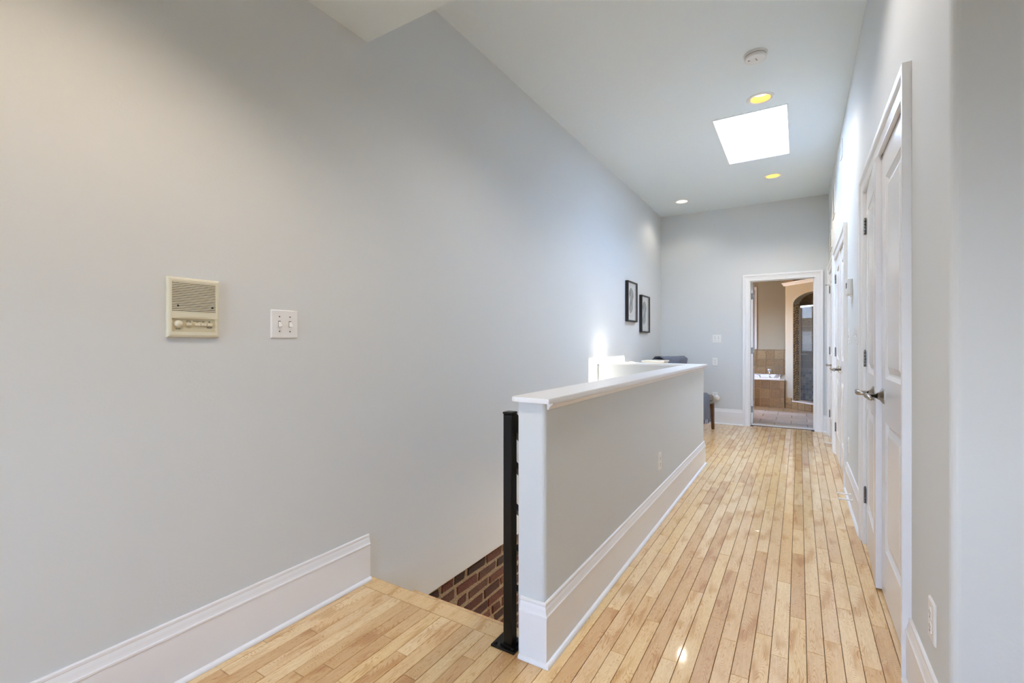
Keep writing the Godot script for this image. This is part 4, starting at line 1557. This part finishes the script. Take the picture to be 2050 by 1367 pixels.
func wall_things() -> void:
	intercom()
	switch_plate(Vector3(XL, 1.230, -1.145), Vector3.RIGHT, 2, "white double switch plate beside the cream intercom")
	switch_plate(Vector3(-1.014, 1.222, ZF), Vector3.BACK, 2, "white double switch plate on the far wall left of the bathroom door")
	switch_plate(Vector3(XR, 1.205, -4.36), Vector3.LEFT, 1, "white single switch on the right wall below the thermostat")
	switch_plate(Vector3(XR, 1.205, -3.80), Vector3.LEFT, 1, "white single switch next to the nearest closet doors")
	outlet(Vector3(-1.037, 0.890, ZF), Vector3.BACK, "white outlet on the far wall below the switch plate")
	outlet(Vector3(-1.035, 0.395, ZF), Vector3.BACK, "white outlet low on the far wall behind the chair")
	outlet(Vector3(-0.78, 0.382, -3.115), Vector3.RIGHT, "white outlet on the low stairwell wall")
	outlet(Vector3(XR, 0.362, -1.760), Vector3.LEFT, "white outlet on the right wall beside the nearest closet casing")
	outlet(Vector3(XR, 0.375, -4.39), Vector3.LEFT, "white outlet on the right wall between the two closet door pairs")
	framed_prints()
	# thermostat
	var t := thing("thermostat", "small white thermostat box on the right wall between closet doors", "thermostat")
	place(t, Vector3(XR, 1.555, -4.16), Vector3.LEFT)
	var g := Geo.new()
	g.cbox(Vector3(-0.058, -0.060, 0.0), Vector3(0.058, 0.060, 0.012), 0.004)
	part("base", g, M.white_plastic, t)
	g = Geo.new()
	g.cbox(Vector3(-0.062, -0.056, 0.012), Vector3(0.062, 0.064, 0.034), 0.006)
	part("cover", g, M.white_plastic, t)
	g = Geo.new()
	g.cbox(Vector3(-0.035, -0.005, 0.0338), Vector3(0.035, 0.035, 0.0348), 0.0004)
	part("display", g, M.slot_dark, t)
	vent(Vector3(XR, 2.88, -5.10), 0.16, 0.15, "small white vent high on the right wall, nearest of the vents")
	vent(Vector3(XR, 2.72, -6.17), 0.36, 0.38, "large white return grille high on the right wall")
	vent(Vector3(XR, 2.37, -6.72), 0.36, 0.20, "white vent above the far door on the right wall")
	door_stop(Vector3(XR - 0.015, 0.085, -3.92), "white door stop on the baseboard closest to the nearest closet doors")
	door_stop(Vector3(XR - 0.015, 0.085, -4.06), "white door stop on the baseboard just beyond another stop")
	door_stop(Vector3(XR - 0.015, 0.085, -6.065), "white door stop beyond the second closet doors")
	# plug-in freshener on the low far outlet
	t = thing("plug_in_freshener", "rounded white plug-in device in the outlet behind the chair", "air freshener")
	place(t, Vector3(-1.012, 0.375, ZF + 0.009), Vector3.BACK)
	g = Geo.new()
	g.sm = 1
	g.lathe([Vector2(0.034, 0.0), Vector2(0.040, 0.014), Vector2(0.038, 0.034), Vector2(0.026, 0.050), Vector2(0.0, 0.056)], Vector3.ZERO, Vector3.BACK, 20)
	part("shell", g, M.white_plastic, t)

# ---------------------------------------------------------------- stair railing
func railing() -> void:
	var t := thing("stair_railing", "black square steel newel post and rails beside the low wall", "railing")
	var g := Geo.new()
	g.cbox(Vector3(-1.0, 0.0008, -1.562), Vector3(-0.896, 0.010, -1.472), 0.002)
	part("base_plate", g, M.black_steel, t)
	for p in [Vector2(-0.985, -1.547), Vector2(-0.985, -1.487), Vector2(-0.911, -1.547), Vector2(-0.911, -1.487)]:
		g = Geo.new()
		g.sm = 1
		g.lathe([Vector2(0.0065, 0.010), Vector2(0.0065, 0.013), Vector2(0.004, 0.0155), Vector2(0.0, 0.016)], Vector3(p.x, 0, p.y), UP, 10)
		part("bolt", g, M.black_steel, t)
	g = Geo.new()
	g.cbox(Vector3(-0.955, 0.010, -1.530), Vector3(-0.917, 0.884, -1.490), 0.003)
	part("post", g, M.black_steel, t)
	g = Geo.new()
	g.cbox(Vector3(-0.957, 0.884, -1.532), Vector3(-0.915, 0.893, -1.488), 0.003)
	part("cap", g, M.black_steel, t)
	g = Geo.new()
	g.box(Vector3(-0.962, 0.010, -1.537), Vector3(-0.910, 0.020, -1.483))
	part("weld_collar", g, M.black_steel, t)
	# rails run down with the stair
	var slope := 0.197 / 0.25
	var i := 0
	for y in [0.850, 0.690, 0.530, 0.373, 0.220]:
		g = Geo.new()
		var hh: float = 0.036 if i == 0 else 0.012
		var len := 2.9
		var q := PackedVector2Array([Vector2(-1.53, y - hh), Vector2(-1.53, y + hh), Vector2(-1.53 - len, y + hh - slope * len), Vector2(-1.53 - len, y - hh - slope * len)])
		g.prism(q, Vector3(-0.950, 0, 0), Vector3.BACK, UP, Vector3.RIGHT, 0.030)
		part("rail", g, M.black_steel, t)
		i += 1

# ---------------------------------------------------------------- chair, throw and cabinet by the far left corner
func chair_corner() -> void:
	var c := thing("chair", "grey linen chair with tapered wooden legs by the far wall, under a throw", "chair", Vector3(-1.317, 0, -6.584))
	c.rotation_degrees.y = -17.5
	var g := Geo.new()
	g.cbox(Vector3(-0.24, 0.345, -0.31), Vector3(0.265, 0.375, 0.36), 0.006)
	part("seat_rail", g, M.chair_linen, c)
	g = Geo.new()
	g.cbox(Vector3(-0.24, 0.375, -0.305), Vector3(0.262, 0.465, 0.355), 0.022)
	part("seat", g, M.chair_linen, c)
	g = Geo.new()
	g.prism(PackedVector2Array([Vector2(-0.24, 0.36), Vector2(-0.13, 0.36), Vector2(-0.17, 0.925), Vector2(-0.185, 0.940), Vector2(-0.245, 0.940), Vector2(-0.26, 0.925)]), Vector3(0, 0, -0.34), Vector3.RIGHT, UP, Vector3.BACK, 0.70)
	part("backrest", g, M.chair_linen, c)
	for s in [Vector2(0.24, -0.285), Vector2(0.24, 0.33), Vector2(-0.22, -0.285), Vector2(-0.22, 0.33)]:
		g = Geo.new()
		var tx := 0.022
		var bx := 0.014
		var T := ring(s.x - tx, s.x + tx, s.y - tx, s.y + tx, 0.0, 0.345)
		var m := Vector2(s.x + (0.012 if s.x > 0 else -0.03), s.y + 0.004 * signf(s.y))
		var B := ring(m.x - bx, m.x + bx, m.y - bx, m.y + bx, 0.0, 0.001)
		var TT := []
		var BB := []
		for k in 4:
			TT.append(Vector3(T[k].x, T[k].z, T[k].y))
			BB.append(Vector3(B[k].x, B[k].z, B[k].y))
		for k in 4:
			var o: Vector3 = (TT[k] + TT[(k + 1) % 4]) / 2 - Vector3(s.x, 0.345, s.y)
			g.face([TT[k], TT[(k + 1) % 4], BB[(k + 1) % 4], BB[k]], o)
		g.face(BB, Vector3.DOWN)
		part("leg", g, M.leg_walnut, c)
	# knitted throw over the back, across the seat and down the front
	var t := thing("throw_blanket", "blue grey knitted throw draped over the chair by the far wall", "blanket", Vector3(-1.317, 0, -6.584))
	t.rotation_degrees.y = -17.5
	var path := [Vector2(-0.275, 0.55), Vector2(-0.285, 0.80), Vector2(-0.275, 0.930), Vector2(-0.245, 0.955), Vector2(-0.19, 0.957), Vector2(-0.155, 0.938), Vector2(-0.14, 0.80), Vector2(-0.115, 0.52), Vector2(-0.09, 0.485), Vector2(0.0, 0.478), Vector2(0.15, 0.478), Vector2(0.26, 0.480), Vector2(0.282, 0.465), Vector2(0.288, 0.38), Vector2(0.291, 0.27), Vector2(0.292, 0.17)]
	g = Geo.new()
	g.sm = 1
	var nz := FastNoiseLite.new()
	nz.seed = 6
	nz.frequency = 1.0
	var cols := 22
	var P := []
	for i in path.size():
		var row := []
		var f := float(i) / (path.size() - 1)
		var z0 := lerpf(-0.33, -0.09, smoothstep(0.35, 0.8, f))
		var z1 := lerpf(0.33, 0.24, f)
		for k in cols + 1:
			var w := float(k) / cols
			var z := lerpf(z0, z1, w)
			var fold := 0.011 * sin(w * 26.0 + f * 2.0) + 0.012 * nz.get_noise_2d(w * 5.0, f * 6.0)
			var d: Vector2 = (path[mini(i + 1, path.size() - 1)] - path[maxi(i - 1, 0)]).normalized()
			var nn := Vector2(-d.y, d.x)
			if i < 5 and nn.y < 0:
				nn = -nn
			nn = nn if nn.dot(path[i] - Vector2(-0.05, 0.3)) > 0 else -nn
			var q: Vector2 = path[i] + nn * (0.012 + absf(fold))
			row.append(Vector3(q.x, q.y, z))
		P.append(row)
	for i in path.size() - 1:
		for k in cols:
			g.quad(P[i][k], P[i][k + 1], P[i + 1][k + 1], P[i + 1][k])
	for i in path.size() - 1:
		for k in cols:
			var e := Vector3(0, 0.0, 0.0)
			var d2 := 0.010
			var c0 := Vector3(-0.05, 0.3, 0)
			var q := []
			for r in [P[i][k], P[i + 1][k], P[i + 1][k + 1], P[i][k + 1]]:
				var dir: Vector3 = ((c0 - r) * Vector3(1, 1, 0)).normalized()
				q.append(r + dir * d2 + e)
			g.quad(q[0], q[1], q[2], q[3])
	part("cloth", g, M.knit_grey, t)
	g = Geo.new()
	for k in cols * 2:
		var r: Vector3 = P[-1][k / 2].lerp(P[-1][mini(k / 2 + 1, cols)], 0.5 * (k % 2))
		g.tube([r + Vector3(-0.004, 0.005, 0), r + Vector3(-0.002, -0.03, rng.randf_range(-0.004, 0.004)), r + Vector3(-0.004, -0.055, rng.randf_range(-0.008, 0.008))], [0.003, 0.0035, 0.002], 5)
	part("fringe", g, M.knit_grey, t).set_meta("kind", "stuff")
	# small cream cabinet against the left wall
	var b := thing("cabinet", "cream painted small cabinet showing just above the low wall, before the chair", "cabinet", Vector3(-1.535, 0, -5.93))
	g = Geo.new()
	g.cbox(Vector3(-0.13, 0.0, -0.12), Vector3(0.13, 0.925, 0.12), 0.004)
	part("body", g, M.cream_lacquer, b)
	g = Geo.new()
	g.cbox(Vector3(-0.14, 0.925, -0.13), Vector3(0.14, 0.945, 0.13), 0.004)
	part("top", g, M.cream_lacquer, b)
	g = Geo.new()
	g.cbox(Vector3(0.13, 0.05, -0.11), Vector3(0.137, 0.90, 0.11), 0.003)
	part("door", g, M.cream_lacquer, b)
	var ps := thing("paper_sheet", "small white curled sheet lying on the far stretch of the low wall cap", "paper", Vector3(-1.55, 0.9548, -4.735))
	g = Geo.new()
	var line := PackedVector2Array()
	var under := PackedVector2Array()
	for i in 17:
		var w := i / 16.0
		var p2 := Vector2(-0.10 + 0.20 * w, 0.0 + 0.018 * pow(w, 4.0))
		if i > 13:
			p2.y -= 0.004 * (i - 13)
		line.append(p2)
		under.append(p2 + Vector2(0, 0.0015))
	under.reverse()
	line.append_array(under)
	g.prism(line, Vector3(0, 0.0, -0.05), Vector3.RIGHT, UP, Vector3.BACK, 0.09)
	part("sheet", g, M.white_plastic, ps)
	# light on the storey below
	var lt := thing("ceiling_lamp", "round white ceiling lamp below the hall floor, lighting the brick", "lamp", Vector3(-1.30, -0.30, -5.60))
	g = Geo.new()
	g.sm = 1
	g.lathe([Vector2(0.13, 0.0), Vector2(0.125, -0.04), Vector2(0.09, -0.075), Vector2(0.0, -0.09)], Vector3.ZERO, UP, 24)
	var e := mat("lamp_dome", Color(1, 1, 1), 0.4)
	e.emission_enabled = true
	e.emission = Color(1.0, 0.9, 0.76)
	e.emission_energy_multiplier = 3.0
	part("lamp_shade", g, e, lt)
	var l := OmniLight3D.new()
	l.name = "lamp_light"
	l.light_color = Color(1.0, 0.93, 0.82)
	l.light_energy = 4.5
	l.light_size = 0.12
	l.omni_range = 10.0
	l.omni_attenuation = 2.0
	l.shadow_enabled = true
	lt.add_child(l)
	l.position = Vector3(0, -0.22, 0)
